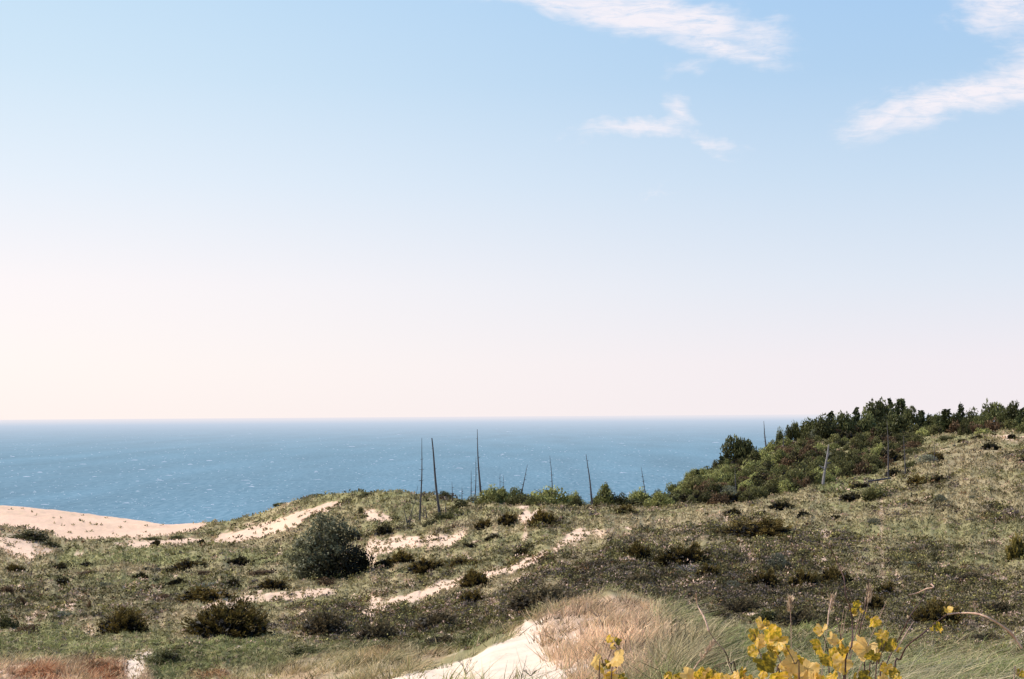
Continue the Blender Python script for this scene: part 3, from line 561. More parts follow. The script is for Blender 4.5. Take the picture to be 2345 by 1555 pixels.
B = [
 (515,1458,190,78,'jh','large dark juniper sprawling right of the smaller round one near the grassy front dune'),
 (275,1452,118,56,'jh','dark rounded juniper left of the largest one in the lower left'),
 (465,1380,120,34,'j','low wide juniper just above and behind the large foreground juniper'),
 (748,1341,58,28,'b','small reddish brown shrub at the foot of the lone leafy tree'),
 (620,1348,66,22,'j','low brownish juniper left of the tree foot, above the pale sand strip'),
 (1087,1345,66,40,'j','upright dark juniper beside the winding sand path'),
 (1080,1383,54,30,'j','small brownish juniper directly below the one beside the sand path'),
 (975,1309,82,30,'j','bushy juniper to the right of the lone tree, on grass above the path'),
 (921,1291,56,30,'j','upright yellowish juniper next to the right side of the lone tree'),
 (884,1299,50,15,'jl','flat low juniper touching the right side of the lone tree'),
 (1060,1298,66,20,'j','low spreading juniper between the bushy juniper and the path bend'),
 (1195,1278,34,18,'jl','small juniper alone on the grass above the path, right of centre'),
 (1108,1211,40,20,'j','left of the three dark junipers on the pole mound front slope'),
 (1163,1200,48,26,'j','middle dark juniper of the three on the pole mound front slope'),
 (1243,1206,62,40,'j','largest dark juniper under the pole mound with sand at its left'),
 (1432,1176,40,18,'j','small bowl shaped juniper below the gap in the shrub line'),
 (880,1226,40,18,'jl','small green juniper below the bare sand scoop left of the poles'),
 (1075,1256,30,10,'jl','tiny flat juniper right of the bright sand blowout in the centre'),
 (1130,1238,34,10,'jl','low juniper strip on the slope above the path centre'),
 (1738,1230,160,42,'jh','very wide dark juniper mound alone on the open right meadow'),
 (1792,1166,50,13,'jl','low juniper on the meadow edge under the headland, middle one'),
 (1678,1179,36,11,'jl','low juniper on the meadow, farthest left under the headland'),
 (1843,1187,32,14,'jl','small dark juniper just above right of the very wide meadow juniper'),
 (1915,1193,26,10,'jl','tiny greenish juniper on the meadow right of the small dark one'),
 (2018,1146,96,40,'ld','broad dark shrub under the fallen log on the upper right meadow'),
 (1950,1148,50,14,'jl','low green juniper left of the broad shrub under the fallen log'),
 (2157,1151,46,24,'g','round grey green shrub on the open right hillside'),
 (2228,1144,26,14,'g','little grey shrub right of the round grey green one on the hillside'),
 (2005,1206,60,24,'g','grey feathery shrub in the middle of the right meadow'),
 (2105,1112,56,22,'j','dark juniper on the hillside edge right of the fallen log'),
 (2150,1104,34,12,'jl','thin flat juniper beside the dark one on the hillside edge'),
 (2270,1029,38,12,'jl','low dark juniper high on the right hillside'),
 (2205,1014,20,7,'jl','tiny juniper near the crest of the right hillside'),
 (2240,1006,26,8,'jl','flat small juniper at the crest left of the sandy cap'),
 (2318,1006,20,10,'jl','small dark bush inside the sandy cap on the far right crest'),
 (1463,1281,62,38,'j','round dark juniper at the upper left of the dark hollow'),
 (1568,1296,112,46,'j','wide dark juniper above the bleached dead branches in the hollow'),
 (1622,1325,54,34,'j','dark juniper right beside the bleached dead branches'),
 (1785,1302,72,44,'g','blue grey shrub in the middle of the dark hollow'),
 (1752,1345,66,36,'j','dark juniper below left of the blue grey shrub'),
 (1842,1349,70,44,'j','dark juniper below right of the blue grey shrub'),
 (1915,1338,74,38,'j','wide dark juniper behind the tall thin dark cane'),
 (2030,1366,52,30,'j','bright topped juniper above the grapevine twigs'),
 (2004,1400,52,38,'j','round juniper behind the upright vine twigs'),
 (2150,1432,118,54,'jh','olive juniper with a deep shadow behind the arching vine cane'),
 (2335,1283,62,58,'y','yellow green shrub cut off by the right picture edge'),
 (1700,1400,90,30,'t','low twiggy shrub at the upper edge of the green foreground grass'),
 (1830,1440,110,50,'t','dark green scrub directly behind the yellow vine leaves'),
 (1240,1392,170,52,'t','broad brown twiggy thicket behind the pink grass mound'),
 (1000,1440,120,44,'t','dark twiggy thicket left of the bright foreground sand'),
 (862,1468,110,46,'t','spiky brown shrub above the near grass dune, centre left'),
 (740,1452,130,58,'t','wide grey green twiggy thicket right of the largest juniper'),
 (430,1304,78,22,'j','olive juniper on the valley floor left of the lone tree'),
 (30,1310,46,18,'j','dark juniper on the valley floor by the left picture edge'),
 (135,1303,32,10,'jl','small flat juniper on the valley floor, second from the left edge'),
 (195,1299,28,8,'jl','thin dark juniper on the valley floor, third from the left edge'),
 (385,1314,34,10,'jl','little juniper just left of the olive valley juniper'),
 (318,1326,34,11,'jl','small mossy juniper in the middle of the left valley'),
 (335,1308,26,6,'jl','narrow strip of juniper left of the olive valley juniper'),
 (195,1316,64,12,'b','flat brown heath shrub on the left valley floor'),
 (265,1313,50,10,'b','brown heath shrub joining the flat ones on the left valley floor'),
 (142,1337,32,10,'jl','small brownish juniper in the left valley below the grey heath'),
 (460,1317,62,12,'b','purplish low shrub under the olive valley juniper'),
 (545,1292,46,12,'jl','low juniper midway between the olive juniper and the lone tree'),
 (600,1316,70,14,'b','brown spreading shrub close to the left of the lone tree'),
 (235,1346,62,14,'g','pale blue grey heath patch in the left valley'),
 (205,1394,14,30,'b','thin upright reddish shrublet in the left valley'),
 (45,1390,36,32,'b','upright reddish twiggy shrub near the left edge'),
 (12,1360,46,26,'b','dark brown shrub cut by the left edge below the valley junipers'),
 (58,1450,76,28,'b','purplish brown shrub near the lower left edge'),
 (8,1440,60,34,'ld','dark shrub cut by the lower left edge'),
 (145,1413,54,16,'g','greyish low shrub above the small round juniper'),
 (405,1338,36,10,'jl','small dark juniper below the purplish shrub in the left valley'),
 (480,1345,80,14,'g','grey heath shrub above the low wide juniper'),
 (370,1375,70,18,'b','olive brown shrub left of the low wide juniper'),
 (530,1345,34,14,'jl','small juniper right of the grey heath shrub in the left valley'),
 (65,1238,100,24,'ld','dark shrub draped over the small pale dune at the left'),
 (110,1253,50,16,'ld','dark green shrub at the right foot of the small pale dune'),
 (345,1238,54,8,'ld','dark strip of scrub at the foot of the far sand dune'),
 (402,1234,54,7,'ld','second dark strip of scrub at the foot of the far sand dune'),
 (483,1222,34,6,'ld','dark edge scrub where the far dune meets the sand chute'),
 (355,1250,22,10,'jl','tiny green bush under the dark scrub strips'),
 (460,1247,20,9,'jl','tiny bright green bush below the sand chute'),
 (720,1138,84,10,'ld','low green scrub along the seaward knoll behind the tree'),
 (645,1155,44,8,'ld','low scrub at the left shoulder of the seaward knoll'),
 (840,1139,54,12,'ld','low dark green shrub on the grassy knoll left of the poles'),
 (828,1174,24,14,'ld','dark scrub clump at the left lip of the sand scoop'),
 (836,1186,28,8,'ld','dark clump lying inside the sand scoop'),
 (1017,1137,44,16,'ld','round dark shrub at the water edge between the tall dead poles'),
 (1060,1168,64,26,'ld','dark shrub among the dead poles on the mound'),
 (1010,1192,60,20,'ld','low dark scrub around the foot of the second tall pole'),
 (1045,1186,70,22,'ld','green scrub strip right of the second tall pole foot'),
 (985,1205,50,16,'ld','small dark shrub under the first tall pole'),
 (1090,1150,60,26,'g','greyish shrub at the foot of the tallest dead pole'),
 (1128,1150,84,50,'l','tall leafy shrub right beside the tallest dead pole'),
 (1180,1150,62,38,'l','leafy shrub under the right leaning pole'),
 (1150,1152,50,40,'l','small leafy shrub squeezed between two taller ones on the mound'),
 (1268,1157,124,56,'l','broadest domed leafy shrub on the mound top'),
 (1318,1160,46,26,'ld','dark low shrub at the right end of the domed shrub'),
 (1220,1158,50,26,'l','small leafy shrub left of the domed shrub'),
 (1386,1156,58,60,'l','tall narrow leafy shrub right of the water gap and leaning pole'),
 (1428,1158,54,34,'ld','dark leafy shrub right of the tall narrow one'),
 (1470,1156,60,48,'l','round leafy shrub below the small right pole'),
 (1512,1160,64,38,'l','leafy shrub where the shrub line joins the headland'),
 (1460,1160,150,18,'ld','low dark scrub along the base of the shrub line'),
 (2345,1060,30,8,'jl','small bush on the far right hillside near the picture edge'),
 (2095,1140,18,6,'jl','tiny shrub left of the round grey green one'),
 (1680,1345,50,18,'g','pale low shrub in the centre of the hollow'),
 (1460,1335,60,20,'t','low brown scrub behind the crest of the pink grass mound'),
 (1365,1300,70,18,'t','low dark scrub on the slope below the path end'),
 (2230,1330,90,20,'t','low brown scrub on the lower right slope'),
 (2290,1400,70,24,'t','brown scrub on the lower right slope above the arching cane tip'),
 (2090,1300,80,16,'g','pale scrub on the lower right slope under the meadow'),
 (1640,1418,80,26,'t','low dark scrub in the green grass just right of the bare cane'),
 (1755,1425,80,34,'ld','dark green bush between the bare cane and the yellow vine cluster'),
 (1560,1440,50,20,'t','small brown scrub on the right flank of the pink mound'),
 (1660,1470,60,22,'ld','low dark clump in the green foreground grass'),
 (2260,1470,90,22,'t','thin brown scrub under the end of the arching cane'),
 (1090,1478,110,30,'ld','grey green scrub hanging over the upper left edge of the bright sand'),
 (1010,1478,90,26,'t','brown scrub left of the overhanging scrub at the bright sand'),
 (690,1500,90,22,'ld','dark grassy clump on the near left dune'),
 (380,1520,90,34,'ld','dark tufted clump right of the reddish bank'),
 (795,1396,60,16,'t','low dark scrub below the sand strip under the tree'),
]
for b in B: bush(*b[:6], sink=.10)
xq = 1112
while xq < 1560:
    if not (1332 < xq < 1366):
        bush(xq, 1152+random.uniform(-2, 6), random.uniform(44, 70), random.uniform(22, 38), random.choice(['l', 'ld', 'l']), 'low rounded shrub knitting together the thicket along the mound top', 'low shrubs knitting together the mound top thicket', sink=.1)
    xq += random.uniform(20, 30)
# headland thicket, filled bush by bush
HP = [(1530,1150),(1540,1125),(1590,1098),(1650,1070),(1730,1045),(1800,1020),(1880,1000),(1960,995),(2060,1000),(2100,1010),(2110,1022),(2060,1050),(2000,1085),(1930,1100),(1850,1118),(1720,1148),(1620,1160)]
GR = [('l','light green leafy shrub in the headland thicket','light green thicket shrubs on the headland'),('ld','dark green leafy shrub in the headland thicket','dark green thicket shrubs on the headland'),
      ('b','brown tinged shrub in the headland thicket','brown thicket shrubs on the headland'),('g','grey green shrub in the headland thicket','grey green thicket shrubs on the headland'),('jl','dark low juniper in the headland thicket','junipers in the headland thicket')]
pts = []
tries = 0
while len(pts) < 225 and tries < 14000:
    tries += 1
    x, y = random.uniform(1525, 2115), random.uniform(990, 1165)
    if not inpoly(np.array([x]), np.array([y]), HP)[0]: continue
    if all(((x-a)/19)**2+((y-b)/7.5)**2 > 1 for a, b in pts): pts.append((x, y))
pts.sort(key=lambda q: q[1])
for x, y in pts:
    f = fbm(np.array([x/90.]), np.array([y/40.]), 2, 4)[0]+.5
    q = random.random()*.6+f*.6
    gi = 0 if q > .86 else 1 if q > .50 else 2 if q > .38 else 3 if q > .37 else 4
    if x < 1800 and y < 1125-.22*(x-1600)+10 and random.random() < .7: gi = 0
    kd, lb, gp = GR[gi]; w = random.uniform(30, 62)*(.8 if y < 1050 else 1); bush(x, y, w*1.15, w*random.uniform(.5, .85)*(.5 if gi == 4 else 1), kd, lb, gp, rmin=100, sink=.1)
# hillside scrub right of the thicket
for x, y, w, h, kd, lb in [(2100,1040,70,16,'ld','low dark scrub on the hillside top below the tree line'),(2080,1030,60,18,'b','brown scrub under the dark conifers of the ridge'),(2060,1012,70,20,'ld','dark scrub mound below the highest ridge trees'),
    (2125,1062,64,26,'g','grey brown shrub by the thin dead pole on the hillside'),(2090,1072,50,18,'ld','dark shrub between hillside poles'),(2145,1056,40,20,'j','dark juniper at the right of the grey brown hillside shrub'),
    (2170,1008,46,12,'ld','low scrub on the crest right of the highest trees'),(2050,1092,40,14,'jl','small juniper by the fallen log end'),(1975,1120,40,12,'jl','low green bush left of the fallen log')]:
    bush(x, y, w, h, kd, lb, sink=.1)
xx = 1838
while xx < 2400:
    yb = 1004-(xx-1838)*.028+random.uniform(-5, 5); w_ = random.uniform(40, 64); q_ = random.random()
    bush(xx, yb, w_, random.uniform(24, 42), 'ld' if q_ < .6 else 'l' if q_ < .8 else 'b', 'leafy undergrowth shrub filling the foot of the ridge tree line', 'undergrowth shrubs along the ridge tree line', rmin=150, sink=.1)
    xx += random.uniform(14, 24)
# ridge and headland trees: px, top y, base y, width, kind, label
def tree(px, ty, by, w, kind, label, group=None, rmin=100):
    global cnt; cnt += 1
    p = hit(px, by, rmin); s = p.y/F; h = (by-ty)*s; me = (CON if kind == 'c' else BROAD)[cnt % 3]
    o = bpy.data.objects.new('conifer' if kind == 'c' else 'tree', None); COL.objects.link(o)
    link('crown', me, o); link('trunk', TRC if kind == 'c' else TR_MESH[cnt % 2], o)
    o.location = p-Vector((0, 0, .05*h)); o.scale = (w*s*.72, w*s*.72, h*1.06); o.rotation_euler = (0, 0, random.uniform(0, 6))
    tag(o, label, 'conifer' if kind == 'c' else 'tree', group)
for t in [
 (1597,1066,1092,16,'c','tiny spire conifer lowest on the headland edge'),
 (1652,1027,1060,18,'c','small spire conifer left of the round headland tree'),
 (1683,1003,1062,44,'b','round dark tree on the headland edge over the water'),
 (1707,994,1040,36,'b','dark tree just right of the round headland tree'),
 (1785,978,1018,16,'b','thin sapling near the right hand water horizon'),(1806,972,1012,14,'b','second thin sapling near the right hand water horizon'),
 (1822,967,1010,18,'b','thin sapling third from the headland tip'),(1850,965,1005,30,'b','small leafy tree at the left end of the ridge row'),
 (1872,960,1003,34,'b','leafy tree second from the left end of the ridge row'),(1903,942,1000,26,'c','slim conifer in the left part of the ridge row'),
 (1890,958,1008,40,'b','dark tree in front of the slim ridge conifer'),(1930,948,1003,36,'b','leafy tree left of the pointed ridge conifer'),
 (1961,933,995,26,'c','pointed conifer left of the highest ridge trees'),(1985,950,1000,36,'b','tree between the pointed conifer and the highest ridge trees'),
 (2012,921,995,54,'b','broad dark tree at the left of the highest ridge group'),(2039,913,990,24,'c','narrow spire at the centre of the highest ridge group'),
 (2062,912,990,44,'c','wide conifer at the right of the highest ridge group'),(2085,936,992,34,'b','tree falling away right of the highest ridge group'),
 (2045,950,1006,60,'b','dark low tree in front of the highest ridge group'),(2109,939,990,28,'c','dark conifer just past the highest ridge group'),
 (2128,950,992,24,'c','small conifer between two ridge trees right of centre'),(2146,950,992,30,'b','low leafy ridge tree before the broad one'),
 (2168,936,992,38,'c','broad conifer left of the sharpest ridge spire'),(2201,926,990,24,'c','sharpest conifer spire right of the highest group'),
 (2188,948,992,26,'b','leafy tree pressed against the left of the sharpest spire'),(2228,943,990,34,'b','leafy ridge tree right of the sharpest spire'),
 (2250,950,990,30,'b','low ridge tree left of the tall open tree'),(2274,923,988,44,'b','tall open leafy tree on the right part of the ridge'),
 (2298,945,988,26,'b','small tree right of the tall open tree'),(2321,925,986,36,'b','open crowned tree near the right picture edge'),
 (2342,934,986,30,'c','conifer cut off by the right picture edge'),(2370,930,986,40,'b','tree beyond the right picture edge')]: tree(*t)
# ------------------------------------------------------------------ lone leafy tree in the valley
def lone_tree():
    p = hit(752, 1325); s = p.y/F
    o = bpy.data.objects.new('tree', None); COL.objects.link(o); o.location = p; o.scale = (1.08, 1.0, 1.02)
    g = np.random.default_rng(5)
    # clumps given as (x right, y depth, z up, radius) in photo pixels about the foot
    cl = [(-28,0,116,20),(-8,10,128,20),(15,-5,112,24),(38,5,104,24),(56,0,96,17),(-36,-5,88,24),(-12,10,92,32),(20,0,80,30),(-58,0,60,28),(-25,-20,62,34),(8,-15,55,34),
          (-62,5,28,26),(-40,-20,26,30),(-12,-25,30,30),(20,-20,28,32),(48,0,40,28),(62,5,42,20),(72,0,18,20),(50,-10,14,26),(-48,-10,8,24),(0,-25,8,28),(30,25,45,34),(-20,30,50,36),(10,35,85,30),(-70,0,44,13),(26,0,134,9),(-60,10,78,8),(70,5,62,12),(-34,-12,45,26),(60,20,25,26),(84,0,18,16),(80,5,42,16),(-16,0,140,9),(92,0,4,14)]
    P = []; D = []; Cc = []; Fl = []
    for x, y, z, R_ in cl:
        c = C(x, y*1.3, z)*s; R_ = R_*s*.84; n = int(480*(R_/(26*s))**2)
        v = norm(g.normal(size=(n, 3))); rr = g.uniform(.3, 1.18, n)**.6
        # sub-clumps
        sub = norm(g.normal(size=(8, 3)))*R_*.98; pick = g.integers(0, 8, n)
        q = np.where((g.random(n) < .75)[:, None], c+sub[pick]+g.normal(size=(n, 3))*R_*.2, c+v*rr[:, None]*R_)
        P.append(q); o_ = norm(q-c); Fl.append(o_+g.normal(size=v.shape)*.4); tn = g.normal(size=v.shape); tn -= o_*(tn*o_).sum(1)[:, None]; D.append(norm(tn)+o_*.3)
        lf = np.clip(.5+.5*o_[:, 2]-.3*o_[:, 0]-x/240+z/500, .0, 1)**1.3; shaded = (x > 12 and z < 75)  # lit upper left and shaded lower right painted into the leaf colours
        a, b = C(.014, .014, .008), (C(.40, .385, .22) if not shaded else C(.11, .09, .04))
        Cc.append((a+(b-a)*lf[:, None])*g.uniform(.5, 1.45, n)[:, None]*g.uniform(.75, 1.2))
    P = np.concatenate(P); P[:, 2] = np.maximum(P[:, 2], .03); n = len(P)
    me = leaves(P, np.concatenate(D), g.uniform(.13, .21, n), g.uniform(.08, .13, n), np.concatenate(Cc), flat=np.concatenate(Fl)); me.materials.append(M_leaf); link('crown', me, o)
    L = []
    for i in range(26):
        x, y, z, R_ = cl[i % len(cl)]; e = Vector((x, y*1.3, z))*s; st = Vector((random.uniform(-.5, .5), random.uniform(-.3, .3), -.1))
        mid = (st+e)*.5+Vector((random.uniform(-.2, .2), 0, .15)); L.append(([st, (st+mid)/2, mid, e], [.07, .055, .04, .012]))
    me = tubes_mesh('trunk', L, M_twig, 6); link('trunk', me, o)
    tag(o, 'lone bushy dark green tree in the middle of the dune valley', 'tree')
lone_tree()
# ------------------------------------------------------------------ dead poles / snags
def snag(bx, by, tx, ty, w, label, mat=None, stubs=13, group=None, extra=None, rmin=90):
    p = hit(bx, by, rmin); s = p.y/F; top = at(tx, ty, p.y); h = (top-p).length; n = 9; pts = []; rad = []
    for i in range(n):
        t = i/(n-1); q = Vector((0, 0, -.25))*(1-t)+(top-p)*t+Vector((math.sin(t*3.1+bx)*.012*h*(1 if h > 4 else .4)*math.sin(t*PI), 0, 0)); pts.append(q); rad.append(max(w*s*.5*(1-(.82 if w < 7 else .62)*t), .012))
    o = bpy.data.objects.new('dead_tree', None); COL.objects.link(o); o.location = p
    L = [(pts, rad)]
    for i in range(stubs):
        t = random.uniform(.2, .92); b = pts[int(t*(n-1))]; a = random.uniform(0, 6.28); l = random.uniform(.12, .62)*(1.1-t)+.06; e = b+Vector((math.cos(a)*l, math.sin(a)*l, l*random.uniform(-.1, .4))); L.append(([b, (b+e)/2, e], [.022, .016, .008]))
    if extra:
        for (x0, y0, x1, y1, w1) in extra:
            b = at(x0, y0, p.y)-p; e = at(x1, y1, p.y)-p; L.append(([b, (b+e)/2+Vector((0, 0, .03)), e], [w1*s*.5, w1*s*.4, w1*s*.2]))
    link('trunk', tubes_mesh('trunk', L, mat or M_snag, 6), o)
    tag(o, label, 'dead tree', group)
for a in [
 (961,1192,966,1003,5.5,'leftmost tall slender dead pole, nearly straight, standing in sand'),
 (1009,1188,989,1003,7.5,'thick tall dead pole leaning left, second of the tall ones'),
 (1102,1150,1093,983,6.5,'tallest dead pole, rising beside the leafy shrubs on the mound'),
 (1087,1140,1090,1046,3.5,'thin dead pole just left of the tallest pole'),
 (1079,1140,1079,1076,3.,'shorter thin dead pole two to the left of the tallest pole'),
 (1036,1152,1035,1103,3.,'short thin stake between the two tall pole groups, against the water'),
 (1058,1150,1058,1116,3.,'shortest stake against the water left of the thin poles'),
 (978,1188,974,1160,5.,'stubby broken stump just right of the first tall pole'),
 (1022,1186,1020,1153,4.5,'stubby broken stump right of the second tall pole'),
 (970,1186,969,1158,2.2,'very thin short stake beside the first tall pole'),
 (1145,1120,1145,1087,2.5,'thin pole tip behind the tall leafy shrub'),
 (1153,1120,1153,1089,2.,'second thin pole tip behind the tall leafy shrub'),
 (1188,1118,1208,1064,4.,'dead pole leaning right above the leafy shrubs'),
 (1268,1115,1259,1044,3.5,'dead pole above the domed shrub, leaning slightly left'),
 (1357,1148,1342,1040,5.5,'dead pole leaning left in the water gap of the shrub line'),
 (1482,1125,1468,1069,3.5,'short pole leaning left above the right end of the shrub line'),
 (1756,1034,1749,964,4.5,'tapered dead pole on the headland silhouetted against the lake'),
 (1795,1030,1793,978,2.2,'thin dead pole beside the saplings on the headland'),
 (1686,1132,1683,1070,4.,'dead pole standing in the lower headland thicket'),
 (1650,1148,1650,1118,3.,'short dead stub at the bottom of the headland thicket'),
 (2035,1098,2031,962,4.5,'tall thin grey pole at the fallen log'),
 (2074,1092,2069,998,4.,'grey pole right of the one at the fallen log'),
 (2140,1062,2140,1010,2.2,'thin pale pole on the upper right hillside'),
 (2186,1024,2186,1010,3.,'little post near the crest of the right hillside')]: snag(*a)
snag(1883,1114,1898,1018,7.5,'thick bleached dead trunk with broken stubs on the headland', M_snagpale, 9, extra=[(1888,1075,1876,1066,4),(1893,1050,1900,1038,4),(1890,1062,1903,1060,3)])
snag(936,1207,925,1166,5,'forked grey dead snag with spread arms in the sand left of the poles', M_snag, 3, extra=[(934,1198,950,1150,2.5),(950,1150,957,1112,1.6),(934,1196,945,1188,3),(936,1205,944,1178,3)])
def log():
    p = hit(2006, 1134, 60); s = p.y
    o = bpy.data.objects.new('fallen_log', None); COL.objects.link(o); o.location = p
    a = at(1988, 1102, s)-p; b = at(2040, 1095, s+.6)-p; c = at(2012, 1099, s)-p
    link('log', tubes_mesh('log', [([a, c, b], [.07, .085, .06])], M_snag, 7), o)
    link('support_post', tubes_mesh('support_post', [([Vector((0, 0, -.1)), at(2005, 1115, s)-p, c], [.06, .05, .04])], M_snag, 6), o)
    link('support_post', tubes_mesh('support_post', [([at(1990, 1128, s)-p, a], [.03, .025])], M_snag, 6), o)
    tag(o, 'dead log resting crosswise on a post above the broad meadow shrub', 'fallen log')
log()
def deadbranches():
    p = hit(1575, 1312, 20); s = p.y/F; L = []
    for i in range(46):
        a = random.uniform(-.3, 2.9); l = random.uniform(.2, .62); b = Vector((random.uniform(-.45, .25), random.uniform(-.3, .3), random.uniform(0, .08)))
        e = b+Vector((math.cos(a)*l, random.uniform(-.25, .25), abs(math.sin(a))*l*.38+.02)); m_ = (b+e)/2+Vector((0, 0, random.uniform(0, .08))); L.append(([b, m_, e], [.013, .010, .004]))
    me = tubes_mesh('dead_branches', L, M_snagpale, 5); o = link('dead_branches', me, None, p); tag(o, 'tangle of bleached grey dead branches on the dark hollow slope', 'dead branches')
deadbranches()
# ------------------------------------------------------------------ grapevines in the foreground
m, nt, out = newmat('vine_leaf'); M_vine = m
a = nd(nt, 'ShaderNodeVertexColor', layer_name='Col'); oi = nd(nt, 'ShaderNodeObjectInfo'); tc = nd(nt, 'ShaderNodeTexCoord')
n = nd(nt, 'ShaderNodeTexNoise'); n.inputs['Scale'].default_value = 2.2; n.inputs['Detail'].default_value = 4; nt.links.new(tc.outputs['Object'], n.inputs['Vector'])
rp = nd(nt, 'ShaderNodeValToRGB'); e = rp.color_ramp.elements; e[0].position = .3; e[0].color = (.16, .13, .015, 1); e[1].position = .68; e[1].color = (.99, .67, .22, 1); e.new(.44).color = (.52, .38, .03, 1); e.new(.53).color = (.95, .58, .05, 1)
ad = nd(nt, 'ShaderNodeMath', operation='MULTIPLY_ADD'); nt.links.new(oi.outputs['Random'], ad.inputs[0]); ad.inputs[1].default_value = .5; 
sb = nd(nt, 'ShaderNodeMath', operation='SUBTRACT'); nt.links.new(n.outputs[0], sb.inputs[0]); sb.inputs[1].default_value = .17; nt.links.new(sb.outputs[0], ad.inputs[2])
nt.links.new(ad.outputs[0], rp.inputs[0]); c = rgbmul(nt, rp.outputs[0], a.outputs[0])
p = nd(nt, 'ShaderNodeBsdfPrincipled'); p.inputs['Roughness'].default_value = .45; nt.links.new(c, p.inputs['Base Color'])
t = nd(nt, 'ShaderNodeBsdfTranslucent'); nt.links.new(c, t.inputs[0]); mx = nd(nt, 'ShaderNodeMixShader'); mx.inputs[0].default_value = .5
nt.links.new(p.outputs[0], mx.inputs[1]); nt.links.new(t.outputs[0], mx.inputs[2]); nt.links.new(mx.outputs[0], out.inputs[0])
def vine_leaf(seed):
    """unit grape leaf, stalk at origin, tip towards -Z, facing -Y, lobed and toothed, cupped along its veins"""
    g = random.Random(seed); n = 44; ring = []
    for i in range(n):
        a = 2*PI*i/n; lob = 1+.09*math.cos(5*(a-PI))-.0
        notch = 1-.55*math.exp(-((a if a < PI else 2*PI-a)/.28)**2)
        ring.append((a, (.92*lob*notch+(.07 if i % 2 else -.03)+g.uniform(-.03, .03))))
    V = []; Fc = []; Cc = []; fold = g.uniform(.1, .75); curl = g.uniform(-.9, .9); tw = g.uniform(-.9, .9)
    levels = (.0, .35, .7, 1.)
    for li, f in enumerate(levels):
        for a, r in ring:
            x = math.sin(a)*r*f; z = math.cos(a)*r*f
            vein = abs(math.cos(2.5*(a-PI)))
            y = -fold*abs(x)+curl*.4*(z*z)+tw*x*z*.6+.04*f*(1-vein)+.10*math.sin(3*a+seed*2)*f+.07*math.sin(7*a+seed)*f*f+g.uniform(-.03, .03)
            V.append((x, y, z-.25)); v = .86+.2*(1-vein)*f*f+g.uniform(-.1, .1); Cc.append((v, v*(1-.04*f), v))
    for li in range(3):
        for i in range(n):
            j = (i+1) % n; Fc.append((li*n+i, li*n+j, (li+1)*n+j, (li+1)*n+i))
    me = mesh_np('leaf', np.array(V), np.array(Fc), 4, np.array(Cc), smooth=True); me.materials.append(M_vine); return me
VL = [vine_leaf(s) for s in range(7)]
def vine(label, stems, lv, r0=4.3, foot=None):
    """stems: list of (pixel points, width px, pale?) ; lv: (px,py,size px)"""
    fx = foot if foot else stems[0][0][-1][0]
    X = (fx-CX)/F*r0; base = Vector((X, r0, float(Hz(X, r0))))
    o = bpy.data.objects.new('grapevine', None); COL.objects.link(o); o.location = base
    for k, (pts, w, pale) in enumerate(stems):
        rs = r0+.12*math.sin(k*2.3)
        P = [at(x, y, rs+.05*math.sin(i*1.7+k))-base for i, (x, y) in enumerate(pts)]
        if pts[-1][1] >= 1500:      # goes down to the ground
            last = P[-1]; P.append(Vector((last.x*.5, last.y*.5, .25))); P.append(Vector((random.uniform(-.06, .06), random.uniform(-.06, .06), -.05)))
        # smooth the polyline
        Q = []
        for i in range(len(P)-1):
            p0, p1, p2, p3 = P[max(i-1, 0)], P[i], P[i+1], P[min(i+2, len(P)-1)]
            for j in range(4):
                t_ = j/4; Q.append(.5*((2*p1)+(p2-p0)*t_+(2*p0-5*p1+4*p2-p3)*t_**2+(3*p1-p0-3*p2+p3)*t_**3))
        Q.append(P[-1]); n_ = len(Q); R_ = [w*r0/F*.5*(.55+.55*i/(n_-1))*(1.35 if i % 8 == 0 and i else 1) for i in range(n_)]
        link('stem', tubes_mesh('stem', [(Q, R_)], M_stempale if pale else M_stem, 7), o)
    for i, (x, y, sz) in enumerate(lv):
        rr = r0+random.uniform(-.14, .14); q = at(x, y, rr)-base
        l = link('leaf', VL[random.randrange(7)], o, q); k = sz*r0/F*random.uniform(.8, 1.08); l.scale = (k, k, k)
        l.rotation_euler = (random.uniform(-1.1, .7), random.uniform(-1.1, 1.1), random.uniform(-1.1, 1.1))
    tag(o, label, 'grapevine'); return o
vine('small grapevine sprig with yellow leaves in front of the pink grass mound', [([(1402,1462),(1400,1490),(1385,1525),(1372,1555)],3,0),([(1422,1500),(1412,1530),(1400,1556)],3,0)],
     [(1365,1508,25),(1410,1500,27),(1397,1460,12),(1408,1468,10),(1404,1480,10),(1378,1540,24),(1402,1546,22),(1428,1552,16),(1388,1520,16)], 4.1)
lvB = [(random.uniform(1525, 1735), 1562-abs(random.gauss(0, 1))*12, random.uniform(11, 19)) for i in range(46)]
vine('low mat of bright yellow vine leaves along the bottom edge', [([(1540,1548),(1600,1552),(1680,1545)],2.5,0),([(1640,1538),(1650,1560)],2.5,0)], lvB, 4.5, foot=1620)
lvC = [(1745,1432,22),(1762,1446,24),(1722,1453,17),(1785,1460,27),(1800,1480,15),(1765,1482,24),(1728,1488,17),(1748,1512,30),(1775,1508,30),(1792,1490,17),(1812,1500,18),(1820,1515,25),(1800,1532,30),(1842,1530,30),(1858,1548,28),(1780,1545,27),(1825,1552,25),(1748,1538,18),(1754,1462,18),(1738,1470,14),(1832,1508,14),(1755,1424,12),(1870,1560,24),(1770,1560,20)]
vine('bushy grapevine with the largest cluster of yellow leaves, left of the twigs', [([(1728,1452),(1738,1490),(1750,1515),(1775,1545),(1785,1556)],4,0),([(1765,1440),(1770,1480),(1790,1520),(1800,1556)],3,0),([(1800,1480),(1820,1520),(1830,1556)],3,0)], lvC, 4.2)
